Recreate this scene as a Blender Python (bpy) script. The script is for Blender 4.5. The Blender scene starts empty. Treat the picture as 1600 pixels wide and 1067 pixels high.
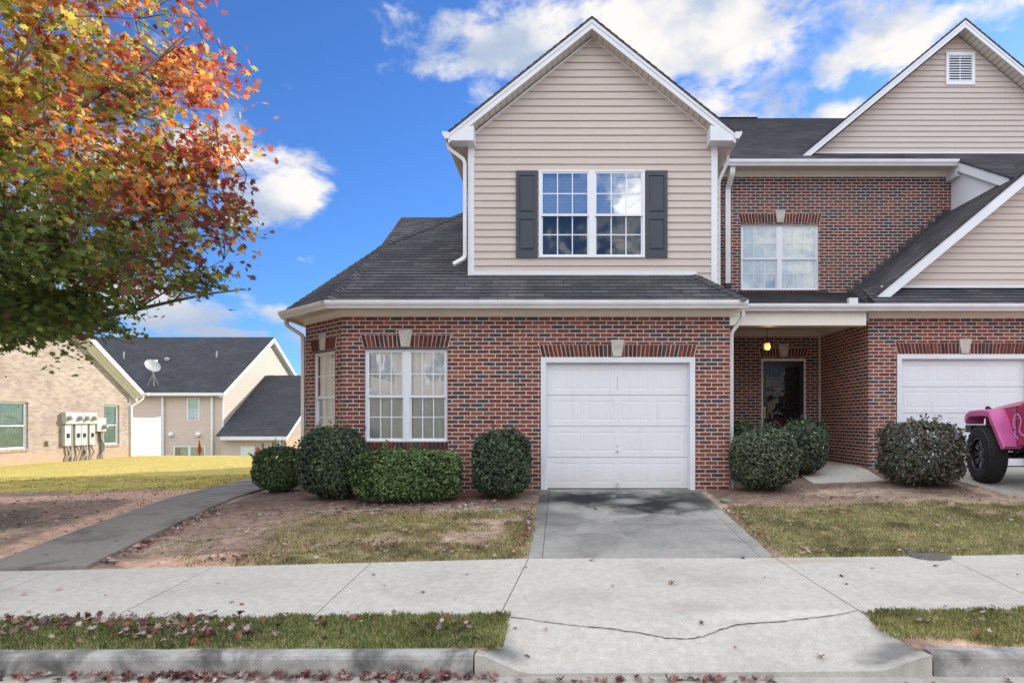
import bpy, bmesh, math, random
import numpy as np
from mathutils import Vector, Matrix, noise as mnoise
R = math.radians
random.seed(7); rng = np.random.default_rng(7)
scene = bpy.context.scene
COL = scene.collection

# ------------------------------------------------------------------ camera
CAMZ = 1.126
cam_d = bpy.data.cameras.new("camera"); cam = bpy.data.objects.new("camera", cam_d); COL.objects.link(cam)
cam.location = (0, 0, CAMZ); cam.rotation_euler = (R(90), 0, 0)
cam_d.sensor_width = 36; cam_d.lens = 22.5
cam_d.shift_x = -80/1600; cam_d.shift_y = 124.5/1600
cam_d.clip_start = 0.05; cam_d.clip_end = 4000
scene.camera = cam

# ------------------------------------------------------------------ light and sky
SUN_AZ = math.atan2(0.66, 0.75)      # clockwise from +Y towards +X
SUN_EL = R(23)
EXPOSURE = 0.5
w = bpy.data.worlds.new("World"); scene.world = w; w.use_nodes = True
nt = w.node_tree; nt.nodes.clear()
def N(t, **kw):
    n = nt.nodes.new(t)
    for k, v in kw.items(): setattr(n, k, v)
    return n
def L(a, b): nt.links.new(a, b)
def math_n(op, a, b=None, c=None, clamp=False):
    n = N('ShaderNodeMath', operation=op); n.use_clamp = clamp
    for i, v in enumerate((a, b, c)):
        if v is None: continue
        if isinstance(v, (int, float)): n.inputs[i].default_value = v
        else: L(v, n.inputs[i])
    return n.outputs[0]
def vmath(op, a, b=None):
    n = N('ShaderNodeVectorMath', operation=op)
    for i, v in enumerate((a, b)):
        if v is None: continue
        if isinstance(v, (tuple, list)): n.inputs[i].default_value = v
        else: L(v, n.inputs[i])
    return n
def mixc(f, a, b, blend='MIX'):
    n = N('ShaderNodeMix', data_type='RGBA', blend_type=blend)
    for s, v in ((0, f), (6, a), (7, b)):
        if isinstance(v, (int, float)): n.inputs[s].default_value = v
        elif isinstance(v, (tuple, list)): n.inputs[s].default_value = (*v, 1)[:4]
        else: L(v, n.inputs[s])
    return n.outputs[2]
def smooth(v, lo, hi, a=0., b=1.):
    n = N('ShaderNodeMapRange', interpolation_type='SMOOTHSTEP')
    L(v, n.inputs[0])
    for i, q in enumerate((lo, hi, a, b)): n.inputs[i+1].default_value = q
    return n.outputs[0]
sky = N('ShaderNodeTexSky', sky_type='NISHITA'); sky.sun_disc = False
sky.sun_elevation = SUN_EL; sky.sun_rotation = SUN_AZ
sky.air_density = 1.0; sky.dust_density = 0.2; sky.ozone_density = 3.0; sky.altitude = 300
tc = N('ShaderNodeTexCoord'); D = tc.outputs['Generated']
sep = N('ShaderNodeSeparateXYZ'); L(D, sep.inputs[0])
# cleaner, deeper blue as in a dry autumn sky
skyc = mixc(1.0, sky.outputs[0], (0.62, 1.02, 1.62), 'MULTIPLY')
def cdir(px, py):
    v = Vector(((px-880)/1000, 1, (658-py)/1000)); return v.normalized()
# cloud banks: centre (direction), half extents, weight
BL = [(880, 45, .14, .07, 1.0), (1010, 45, .13, .075, 1.05), (1160, 60, .14, .085, 1.1), (1215, 135, .065, .06, 1.05), (1110, 150, .06, .035, .85), (1290, 110, .05, .04, .85), (1060, 105, .08, .04, .8),
      (800, 50, .09, .06, .85), (760, 150, .03, .02, .9), (1300, 175, .06, .022, .95), (1320, 60, .05, .05, .7), (1400, 40, .10, .06, .95), (1500, 12, .10, .035, .9),
      (455, 300, .065, .032, 1.05), (400, 315, .06, .04, .8), (330, 240, .10, .03, .85), (200, 230, .12, .04, .8), (380, 200, .06, .06, .35),
      (210, 480, .12, .03, .95), (330, 485, .05, .015, .6), (425, 488, .05, .014, .9), (345, 519, .05, .008, 1.0), (170, 520, .05, .012, .9), (40, 330, .1, .1, .4),
      (470, 535, .05, .02, .5), (60, 480, .12, .03, .6)]
field = None
for (px, py, ex, ez, wt) in BL:
    c = cdir(px, py)
    tx = Vector((c.y, -c.x, 0)).normalized(); tz = c.cross(tx); tz = -tz if tz.z < 0 else tz
    df = vmath('SUBTRACT', D, tuple(c)).outputs[0]
    a = vmath('DOT_PRODUCT', df, tuple(tx/ex)).outputs['Value']
    b = vmath('DOT_PRODUCT', df, tuple(tz/ez)).outputs['Value']
    e = math_n('ADD', math_n('MULTIPLY', a, a), math_n('MULTIPLY', b, b))
    g = math_n('MULTIPLY', math_n('EXPONENT', math_n('MULTIPLY', e, -0.8)), wt)
    # only the half of the sky on the cloud's side
    s_ = math_n('GREATER_THAN', vmath('DOT_PRODUCT', D, tuple(c)).outputs['Value'], 0.3)
    g = math_n('MULTIPLY', g, s_)
    field = g if field is None else math_n('MAXIMUM', field, g)
mp = N('ShaderNodeMapping'); L(D, mp.inputs[0]); mp.inputs['Scale'].default_value = (1, 1, 1.7)
n1 = N('ShaderNodeTexNoise'); L(mp.outputs[0], n1.inputs['Vector']); n1.inputs['Scale'].default_value = 9; n1.inputs['Detail'].default_value = 10; n1.inputs['Roughness'].default_value = .62; n1.inputs['Distortion'].default_value = .25
nz = n1.outputs[0]
rb_ = vmath('SUBTRACT', D, tuple(Vector((-.012, -1, .345)).normalized())).outputs[0]
hole = math_n('EXPONENT', math_n('MULTIPLY', vmath('LENGTH', vmath('MULTIPLY', rb_, (30, 1, 16)).outputs[0]).outputs['Value'], -1.0))  # gap cut in the added deck so the upper sash mirrors blue
# unseen cloud decks overhead and behind the camera, added to brighten the shaded facade
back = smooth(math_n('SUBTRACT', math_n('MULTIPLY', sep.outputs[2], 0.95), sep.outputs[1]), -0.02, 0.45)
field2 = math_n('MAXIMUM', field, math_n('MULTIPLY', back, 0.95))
dens = math_n('ADD', field2, math_n('MULTIPLY', math_n('SUBTRACT', nz, .5), 2.7))
cm = smooth(math_n('SUBTRACT', dens, math_n('MULTIPLY', hole, 3.2)), .32, .88)
n2 = N('ShaderNodeTexNoise'); L(mp.outputs[0], n2.inputs['Vector']); n2.inputs['Scale'].default_value = 8; n2.inputs['Detail'].default_value = 5
shade = smooth(n2.outputs[0], .35, .62)
low = smooth(sep.outputs[2], .10, .22)
shade = math_n('MULTIPLY', shade, low)
CL = 1.0/ (2**EXPOSURE)
ccol = mixc(shade, (.50*CL, .60*CL, .78*CL), (1.06*CL, 1.03*CL, 1.0*CL))
bg_sky = N('ShaderNodeBackground'); L(skyc, bg_sky.inputs[0]); bg_sky.inputs[1].default_value = 0.085
bright = math_n('ADD', math_n('MULTIPLY', back, 1.35), .95)  # the added deck shines brighter than the visible clouds
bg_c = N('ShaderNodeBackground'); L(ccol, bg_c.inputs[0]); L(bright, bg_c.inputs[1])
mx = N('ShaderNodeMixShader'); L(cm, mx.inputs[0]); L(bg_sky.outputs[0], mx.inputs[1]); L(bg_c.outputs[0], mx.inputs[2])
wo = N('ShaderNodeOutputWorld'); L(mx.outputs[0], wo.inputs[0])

sd = bpy.data.lights.new("sun", 'SUN'); sd.energy = 5.0; sd.angle = R(.53); sd.color = (1, .90, .77)
so = bpy.data.objects.new("sun", sd); COL.objects.link(so)
sdir = Vector((math.sin(SUN_AZ)*math.cos(SUN_EL), math.cos(SUN_AZ)*math.cos(SUN_EL), math.sin(SUN_EL)))
so.rotation_euler = sdir.to_track_quat('Z', 'Y').to_euler(); so.location = (20, 20, 20)

vs = scene.view_settings; vs.view_transform = 'Standard'; vs.look = 'None'; vs.gamma = 1; vs.exposure = EXPOSURE

# ------------------------------------------------------------------ materials
M = {}
def newmat(name):
    m = bpy.data.materials.new(name); m.use_nodes = True
    global nt; nt = m.node_tree
    b = nt.nodes['Principled BSDF']; M[name] = m
    return m, b
def noise_n(vec, scale, detail=4, rough=.55, dist=0):
    n = N('ShaderNodeTexNoise'); L(vec, n.inputs['Vector']); n.inputs['Scale'].default_value = scale
    n.inputs['Detail'].default_value = detail; n.inputs['Roughness'].default_value = rough; n.inputs['Distortion'].default_value = dist
    return n
def ramp(v, stops, interp='LINEAR'):
    r = N('ShaderNodeValToRGB'); L(v, r.inputs[0]); cr = r.color_ramp; cr.interpolation = interp
    while len(cr.elements) < len(stops): cr.elements.new(.5)
    for e, (p, c) in zip(cr.elements, stops): e.position = p; e.color = (*c, 1) if len(c) == 3 else c
    return r.outputs[0]
def bump(h, strength, dist, bsdf):
    b = N('ShaderNodeBump'); L(h, b.inputs['Height']); b.inputs['Strength'].default_value = strength; b.inputs['Distance'].default_value = dist
    L(b.outputs[0], bsdf.inputs['Normal']); return b
def objco(): return N('ShaderNodeTexCoord').outputs['Object']
def uvco(): return N('ShaderNodeTexCoord').outputs['UV']

def simple(name, col, rough=.5, var=.08, scale=3., spec=.5, metal=0, bscale=None, bstr=.2):
    m, b = newmat(name); co = objco()
    n = noise_n(co, scale, 5)
    dark = tuple(c*(1-var*1.6) for c in col); lite = tuple(min(1, c*(1+var)) for c in col)
    L(ramp(n.outputs[0], [(.3, dark), (.7, lite)]), b.inputs['Base Color'])
    b.inputs['Roughness'].default_value = rough; b.inputs['Metallic'].default_value = metal
    b.inputs['Specular IOR Level'].default_value = spec
    if bscale: bump(noise_n(co, bscale, 3).outputs[0], bstr, .004, b)
    return m

def brickmat(name, bricks, mortar, wd=.2032, hh=.0677, ms=.0074, dist=.007, stain=None, rough=.85, bumpd=.006):
    m, b = newmat(name); uv = uvco(); co = objco()
    nv = noise_n(uv, 22, 3); off = vmath('SUBTRACT', nv.outputs['Color'], (.5, .5, .5)).outputs[0]
    sc = vmath('MULTIPLY', off, (dist*2, dist*2, 0)).outputs[0]
    vv = vmath('ADD', uv, sc).outputs[0]
    br = N('ShaderNodeTexBrick'); L(vv, br.inputs['Vector']); br.offset = .5; br.squash = 1
    br.inputs['Color1'].default_value = (0, 0, 0, 1); br.inputs['Color2'].default_value = (1, 1, 1, 1); br.inputs['Mortar'].default_value = (.5, .5, .5, 1)
    br.inputs['Scale'].default_value = 1; br.inputs['Mortar Size'].default_value = ms; br.inputs['Mortar Smooth'].default_value = .25
    br.inputs['Brick Width'].default_value = wd; br.inputs['Row Height'].default_value = hh
    c = ramp(br.outputs['Color'], bricks)
    fine = noise_n(co, 60, 4, .6)
    c = mixc(.35, c, ramp(fine.outputs[0], [(.3, (.25, .25, .25)), (.7, (.75, .75, .75))]), 'OVERLAY')
    big = noise_n(co, .8, 4); c = mixc(smooth(noise_n(co, .55, 3).outputs[0], .42, .68, 0, .35), c, (.105, .05, .048)); mc = mixc(big.outputs[0], tuple(x*.8 for x in mortar), tuple(min(1, x*1.12) for x in mortar))
    c = mixc(br.outputs['Fac'], c, mc)
    c = mixc(smooth(noise_n(co, 1.3, 6, .65).outputs[0], .55, .8, 0, .16), c, tuple(x*.9 for x in mortar))
    if stain:
        s2 = N('ShaderNodeSeparateXYZ'); L(co, s2.inputs[0])
        zz = math_n('ADD', s2.outputs[2], math_n('MULTIPLY', noise_n(co, 1.2, 4).outputs[0], .5))
        c = mixc(smooth(zz, stain[1], stain[0], 0, .75), c, stain[2])
    L(c, b.inputs['Base Color']); b.inputs['Roughness'].default_value = rough
    h = math_n('ADD', math_n('MULTIPLY', math_n('SUBTRACT', 1., br.outputs['Fac']), 1), math_n('MULTIPLY', fine.outputs[0], .25))
    bump(h, .8, bumpd, b)
    return m
REDB = [(0, (.05, .052, .068)), (.15, (.07, .06, .068)), (.20, (.105, .034, .028)), (.45, (.175, .046, .032)), (.7, (.235, .060, .040)), (.92, (.28, .085, .056)), (1, (.19, .075, .06))]
brickmat('brick', REDB, (.70, .63, .56), stain=(-.25, .42, (.17, .115, .09)))
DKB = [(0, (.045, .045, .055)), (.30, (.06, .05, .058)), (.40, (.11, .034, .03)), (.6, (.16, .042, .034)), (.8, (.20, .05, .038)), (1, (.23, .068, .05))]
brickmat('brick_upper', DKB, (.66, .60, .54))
brickmat('beige_brick', [(0, (.30, .25, .205)), (.4, (.39, .33, .27)), (.8, (.45, .385, .32)), (1, (.35, .30, .265))], (.43, .375, .32), stain=(-.1, .55, (.52, .33, .20)), ms=.005)

def facecol(name, rough=.8, trans=0., spec=.3, attr='fcol', nscale=40, nvar=.25, bstr=.3):
    m, b = newmat(name); a = N('ShaderNodeAttribute'); a.attribute_name = attr
    co = objco(); n = noise_n(co, nscale, 4)
    g = ramp(n.outputs[0], [(.3, (.5-nvar,)*3), (.7, (.5+nvar,)*3)])
    c = mixc(.6, a.outputs['Color'], g, 'OVERLAY')
    L(c, b.inputs['Base Color']); b.inputs['Roughness'].default_value = rough; b.inputs['Specular IOR Level'].default_value = spec
    if bstr: bump(n.outputs[0], bstr, .004, b)
    if trans:
        t = N('ShaderNodeBsdfTranslucent'); L(c, t.inputs[0]); ms = N('ShaderNodeMixShader'); ms.inputs[0].default_value = trans
        L(b.outputs[0], ms.inputs[1]); L(t.outputs[0], ms.inputs[2]); L(ms.outputs[0], nt.nodes['Material Output'].inputs[0])
    return m
facecol('lintel_brick', .85)
facecol('maple_leaf', .45, .55, .4, nscale=30, nvar=.1, bstr=0)
facecol('bush_leaf', .52, .25, .35, nscale=30, nvar=.1, bstr=0)
facecol('dry_leaf', .75, .15, .2, nscale=60, nvar=.2, bstr=0)
facecol('grass_blade', .7, .3, .2, nscale=20, nvar=.15, bstr=0)

def siding(name, col):
    m, b = newmat(name); co = objco(); uv = uvco()
    st = N('ShaderNodeMapping'); L(uv, st.inputs[0]); st.inputs['Scale'].default_value = (1.2, 30, 1)
    n = noise_n(st.outputs[0], 1.5, 5, .6); big = noise_n(co, .7, 4)
    c = ramp(n.outputs[0], [(.25, tuple(x*.93 for x in col)), (.75, tuple(min(1, x*1.05) for x in col))])
    c = mixc(smooth(big.outputs[0], .45, .75, 0, .3), c, tuple(x*.86 for x in col))
    mp_ = N('ShaderNodeMapping'); L(uv, mp_.inputs[0]); mp_.inputs['Location'].default_value = (.9, 0, 0)
    sb_ = N('ShaderNodeTexBrick'); L(mp_.outputs[0], sb_.inputs['Vector']); sb_.offset = .31; sb_.offset_frequency = 3; sb_.inputs['Scale'].default_value = 1; sb_.inputs['Mortar Size'].default_value = .0022; sb_.inputs['Brick Width'].default_value = 3.66; sb_.inputs['Row Height'].default_value = .2512
    sb_.inputs['Color1'].default_value = (0, 0, 0, 1); sb_.inputs['Color2'].default_value = (1, 1, 1, 1)
    c = mixc(math_n('MULTIPLY', sb_.outputs['Color'], .12), c, tuple(x*.8 for x in col)); c = mixc(math_n('MULTIPLY', sb_.outputs['Fac'], .45), c, tuple(x*.4 for x in col))
    L(c, b.inputs['Base Color']); b.inputs['Roughness'].default_value = .6; b.inputs['Specular IOR Level'].default_value = .3
    bump(math_n('ADD', n.outputs[0], math_n('MULTIPLY', noise_n(uv, 1.8, 2).outputs[0], 2.)), .3, .004, b)
siding('siding', (.61, .53, .472)); siding('pink_siding', (.66, .545, .48)); siding('warm_siding', (.46, .40, .335))

def shingle(name, dark, lite, wd=.30, hh=.142):
    m, b = newmat(name); uv = uvco(); co = objco()
    br = N('ShaderNodeTexBrick'); L(uv, br.inputs['Vector']); br.offset = .5; br.offset_frequency = 2
    br.inputs['Color1'].default_value = (0, 0, 0, 1); br.inputs['Color2'].default_value = (1, 1, 1, 1); br.inputs['Mortar'].default_value = (0, 0, 0, 1)
    br.inputs['Scale'].default_value = 1; br.inputs['Mortar Size'].default_value = .0065; br.inputs['Mortar Smooth'].default_value = .2
    br.inputs['Brick Width'].default_value = wd; br.inputs['Row Height'].default_value = hh
    c = ramp(br.outputs['Color'], [(0, dark), (.75, tuple((p+q)/2 for p, q in zip(dark, lite))), (1, lite)])
    g = noise_n(co, 220, 3, .7)
    c = mixc(.55, c, ramp(g.outputs[0], [(.35, (.2, .2, .2)), (.65, (.8, .8, .8))]), 'OVERLAY')
    big = noise_n(co, .9, 5, .6)
    c = mixc(smooth(big.outputs[0], .45, .7, 0, .4), c, tuple(x*1.6 for x in lite))
    c = mixc(math_n('MULTIPLY', br.outputs['Fac'], .85), c, tuple(x*.35 for x in dark))
    L(c, b.inputs['Base Color']); b.inputs['Roughness'].default_value = .9
    h = math_n('ADD', math_n('SUBTRACT', 1., br.outputs['Fac']), math_n('MULTIPLY', g.outputs[0], .4))
    bump(h, .6, .005, b)
shingle('shingle', (.040, .040, .048), (.105, .098, .106))
shingle('far_shingle', (.035, .037, .044), (.055, .057, .064))

simple('white_trim', (.76, .79, .83), .45, .04, 2.0, bscale=8, bstr=.05)
simple('white_vinyl', (.80, .83, .88), .35, .02, 2.0)
simple('cream', (.80, .72, .60), .5, .04, 2.0)
simple('warm_white', (.86, .81, .70), .5, .04, 2.0)
simple('gutter_white', (.74, .74, .74), .4, .06, 3.0)
simple('soffit', (.66, .60, .52), .6, .05, 3.0)
simple('door_white', (.78, .81, .86), .42, .03, 1.2, bscale=3, bstr=.06)
simple('shutter', (.042, .052, .068), .38, .10, 4.0, bscale=60, bstr=.08)
simple('stone', (.55, .52, .47), .85, .12, 9.0, bscale=40, bstr=.4)
simple('black_paint', (.012, .013, .018), .3, .2, 5)
simple('black_plastic', (.02, .02, .022), .5, .2, 15)
simple('brass', (.62, .50, .30), .3, .1, 20, metal=1)
simple('galv', (.50, .54, .50), .5, .08, 8)
simple('pipe_grey', (.36, .36, .35), .5, .06, 8)
simple('dark_metal', (.05, .05, .05), .45, .2, 20, metal=.6)
simple('blind', (.92, .91, .88), .7, .04, 6)
simple('curtain', (.86, .83, .76), .8, .06, 6)
simple('curtain_olive', (.30, .30, .24), .8, .25, 5)
simple('curtain_green', (.76, .82, .74), .8, .08, 6)
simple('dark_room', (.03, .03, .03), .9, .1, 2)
simple('bark', (.13, .11, .09), .9, .35, 12, bscale=30, bstr=.7)
simple('bark_light', (.32, .28, .23), .85, .3, 14, bscale=30, bstr=.5)  # paler bark: sunlit tone put into the upper limbs' colour; surface roots share it
simple('twig', (.10, .07, .05), .9, .3, 12)
simple('pink_paint', (.41, .036, .12), .30, .14, 3, spec=.5)
simple('pink_flare', (.58, .12, .33), .42, .12, 3, spec=.4)
simple('lilac', (.75, .42, .78), .5, .05, 10)
simple('rubber', (.018, .018, .020), .75, .3, 25, bscale=60, bstr=.3)
simple('chrome', (.75, .75, .78), .12, .02, 5, metal=1)
simple('fence_white', (.86, .87, .88), .4, .03, 2)
simple('green_hose', (.03, .16, .06), .45, .1, 20)
simple('teal_plastic', (.15, .42, .33), .5, .1, 20)
simple('iron', (.22, .215, .20), .6, .3, 30, metal=.3, bscale=60, bstr=.3)
simple('flash_metal', (.05, .052, .058), .6, .2, 5)
simple('rust_sign', (.45, .10, .02), .6, .3, 9)
simple('sticker', (.78, .78, .86), .4, .03, 9)
simple('sticker_ink', (.18, .12, .50), .5, .05, 9)

def emis(name, col, s, base=(.8, .8, .8)):
    m, b = newmat(name); b.inputs['Base Color'].default_value = (*base, 1)
    b.inputs['Emission Color'].default_value = (*col, 1); b.inputs['Emission Strength'].default_value = s
emis('amber_glass', (1, .36, .05), .75, (.8, .5, .2)); emis('bulb', (1, .8, .45), 5); emis('signal_lens', (1, .25, .03), .6, (.8, .3, .05))

def glassmat(name, refl=.30, tint=(.82, .9, .9), wav=.012, wscale=2.2, rough=.02):
    m, b = newmat(name); nt.nodes.remove(b); co = objco()
    tr = N('ShaderNodeBsdfTransparent'); tr.inputs[0].default_value = (*tint, 1)
    gl = N('ShaderNodeBsdfGlossy'); gl.inputs['Roughness'].default_value = rough; gl.inputs[0].default_value = (.95, .98, 1, 1)
    n = noise_n(co, wscale, 2, .4)
    bp = N('ShaderNodeBump'); L(n.outputs[0], bp.inputs['Height']); bp.inputs['Strength'].default_value = 1; bp.inputs['Distance'].default_value = wav
    L(bp.outputs[0], gl.inputs['Normal'])
    fr = N('ShaderNodeFresnel'); fr.inputs[0].default_value = 1.5
    f = math_n('ADD', fr.outputs[0], refl, clamp=True)
    ms = N('ShaderNodeMixShader'); L(f, ms.inputs[0]); L(tr.outputs[0], ms.inputs[1]); L(gl.outputs[0], ms.inputs[2])
    L(ms.outputs[0], nt.nodes['Material Output'].inputs[0])
glassmat('glass', .16, (.95, .97, .96), wav=.011, wscale=1.3); glassmat('glass_dark', .05, (.32, .35, .34), wav=.03, wscale=1.5, rough=.08); glassmat('glass_screen', .05, (.62, .67, .64), wav=.006, rough=.12); glassmat('glass_sky', .34, (.8, .9, .95), wav=.005); glassmat('glass_mid', .17, (.75, .85, .88), wav=.008); glassmat('far_glass', .02, (.88, .97, .92))
glassmat('storm_glass', .0, (.45, .45, .5))

def concrete(name, base, dark, stain=.3, speck=.25, rust=None, dirt_scale=.9, strong=False, lo=.45, hi=.75, spots=()):
    m, b = newmat(name); co = objco()
    n1 = noise_n(co, dirt_scale, 8, .62, .4); n2 = noise_n(co, 90, 4, .6); n3 = noise_n(co, 14, 5, .6)
    c = mixc(smooth(n1.outputs[0], lo, hi, 0, 1 if strong else stain), base, dark)
    st = N('ShaderNodeMapping'); L(co, st.inputs[0]); st.inputs['Scale'].default_value = (.5, 5, 1)
    sn = noise_n(st.outputs[0], 3, 6, .7)
    c = mixc(smooth(sn.outputs[0], .50, .72, 0, .22), c, tuple(x*.75 for x in base))
    c = mixc(speck, c, ramp(n2.outputs[0], [(.3, (.15, .15, .15)), (.7, (.85, .85, .85))]), 'OVERLAY')
    c = mixc(.25, c, ramp(n3.outputs[0], [(.3, (.26, .26, .26)), (.7, (.74, .74, .74))]), 'OVERLAY')
    v = N('ShaderNodeTexVoronoi'); L(co, v.inputs['Vector']); v.inputs['Scale'].default_value = 17
    pit = smooth(v.outputs['Distance'], .10, .05)
    wn = N('ShaderNodeTexWhiteNoise'); L(v.outputs['Position'], wn.inputs['Vector'])
    pit = math_n('MULTIPLY', pit, math_n('GREATER_THAN', wn.outputs['Value'], .72))
    c = mixc(math_n('MULTIPLY', pit, .6), c, (.10, .09, .08))
    if rust: c = mixc(smooth(noise_n(co, 2.0, 5, .6).outputs[0], .52, .75, 0, .5), c, rust)
    for (sx_, sy_, ax_, ay_, wt_, cc_) in spots:      # oil and tyre stains lying on the slab
        v_ = vmath('MULTIPLY', vmath('SUBTRACT', co, (sx_, sy_, 0)).outputs[0], (1/ax_, 1/ay_, 0)).outputs[0]
        l_ = math_n('ADD', vmath('LENGTH', v_).outputs['Value'], math_n('MULTIPLY', math_n('SUBTRACT', noise_n(co, 3.2, 7, .65, .6).outputs[0], .5), 1.7))
        c = mixc(smooth(l_, 1.25, .25, 0, wt_), c, cc_)
    L(c, b.inputs['Base Color']); b.inputs['Roughness'].default_value = .88; b.inputs['Specular IOR Level'].default_value = .25
    bump(math_n('ADD', n2.outputs[0], n3.outputs[0]), .35, .004, b)
concrete('concrete', (.50, .475, .425), (.37, .35, .31), .7, spots=[(1.05, 5.25, .35, .16, .35, (.30, .25, .20)), (.2, 5.5, .5, .25, .3, (.30, .29, .27)), (1.6, 5.9, .4, .2, .3, (.30, .28, .25)), (2.35, 4.5, .3, .16, .75, (.12, .12, .115)), (-.5, 4.5, .25, .14, .7, (.12, .12, .115)), (-3, 5.9, .8, .3, .25, (.33, .31, .28)), (3.2, 5.5, .6, .2, .3, (.34, .31, .27)), (-6.2, 6.3, .8, .3, .4, (.30, .27, .23)), (2.4, 6.5, .5, .12, .5, (.40, .30, .22))])
concrete('concrete_dark', (.345, .335, .31), (.045, .045, .048), 1, strong=True, dirt_scale=1.1, lo=.42, hi=.95, spots=[(.25, 9.75, 1.25, .75, 1, (.016, .017, .020)), (1.3, 9.3, .85, .85, 1, (.018, .019, .022)), (1.95, 9.7, .6, .9, .85, (.03, .031, .034)), (-.25, 9.3, .2, 1.2, .5, (.08, .08, .08)), (.9, 7.6, 1.6, .9, .22, (.07, .07, .07)), (-.2, 8.4, .5, .9, .45, (.06, .06, .062)), (.95, 9.55, .30, .25, .7, (.36, .36, .36)), (-.05, 9.2, .28, .35, .6, (.36, .36, .355)), (1.75, 9.2, .2, .25, .5, (.38, .38, .375)), (.9, 8.2, 1.3, .35, .35, (.13, .13, .13))])
concrete('concrete_path', (.25, .225, .195), (.10, .088, .076), .9, strong=True, dirt_scale=1.3)
concrete('kerb_concrete', (.40, .39, .365), (.10, .10, .095), .95, strong=True, dirt_scale=2.5, lo=.38, hi=.66)
concrete('gutter_concrete', (.42, .40, .36), (.24, .22, .19), .8)
simple('asphalt', (.05, .05, .052), .9, .3, 60, bscale=120, bstr=.5)
simple('crack', (.05, .045, .04), .95, .2, 20)

m, b = newmat('door_paint'); co = objco()      # garage doors: thin dust, runs and scuffs over white paint
st = N('ShaderNodeMapping'); L(co, st.inputs[0]); st.inputs['Scale'].default_value = (9, 9, .6)
g1 = noise_n(st.outputs[0], 1.6, 6, .65); g2 = noise_n(co, 2.2, 7, .68); s2 = N('ShaderNodeSeparateXYZ'); L(co, s2.inputs[0])
c = mixc(smooth(g1.outputs[0], .52, .76, 0, .35), (.80, .81, .84), (.62, .61, .58)); c = mixc(smooth(g2.outputs[0], .58, .76, 0, .4), c, (.66, .64, .60))
c = mixc(smooth(math_n('ADD', s2.outputs[2], math_n('MULTIPLY', g2.outputs[0], .6)), .75, .30, 0, .4), c, (.52, .48, .42))
L(c, b.inputs['Base Color']); b.inputs['Roughness'].default_value = .42; bump(noise_n(co, 2.5, 3).outputs[0], .12, .012, b)
m, b = newmat('ground'); a = N('ShaderNodeAttribute'); a.attribute_name = 'gcol'; co = objco()
n1 = noise_n(co, 9, 8, .65); n2 = noise_n(co, 70, 4, .6)
c = mixc(.75, a.outputs['Color'], ramp(n1.outputs[0], [(.3, (.22, .22, .22)), (.7, (.78, .78, .78))]), 'OVERLAY')
c = mixc(.6, c, ramp(n2.outputs[0], [(.3, (.2, .2, .2)), (.7, (.8, .8, .8))]), 'OVERLAY')
L(c, b.inputs['Base Color']); b.inputs['Roughness'].default_value = .95; b.inputs['Specular IOR Level'].default_value = .1
bump(math_n('ADD', n1.outputs[0], math_n('MULTIPLY', n2.outputs[0], .4)), .9, .03, b)

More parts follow.
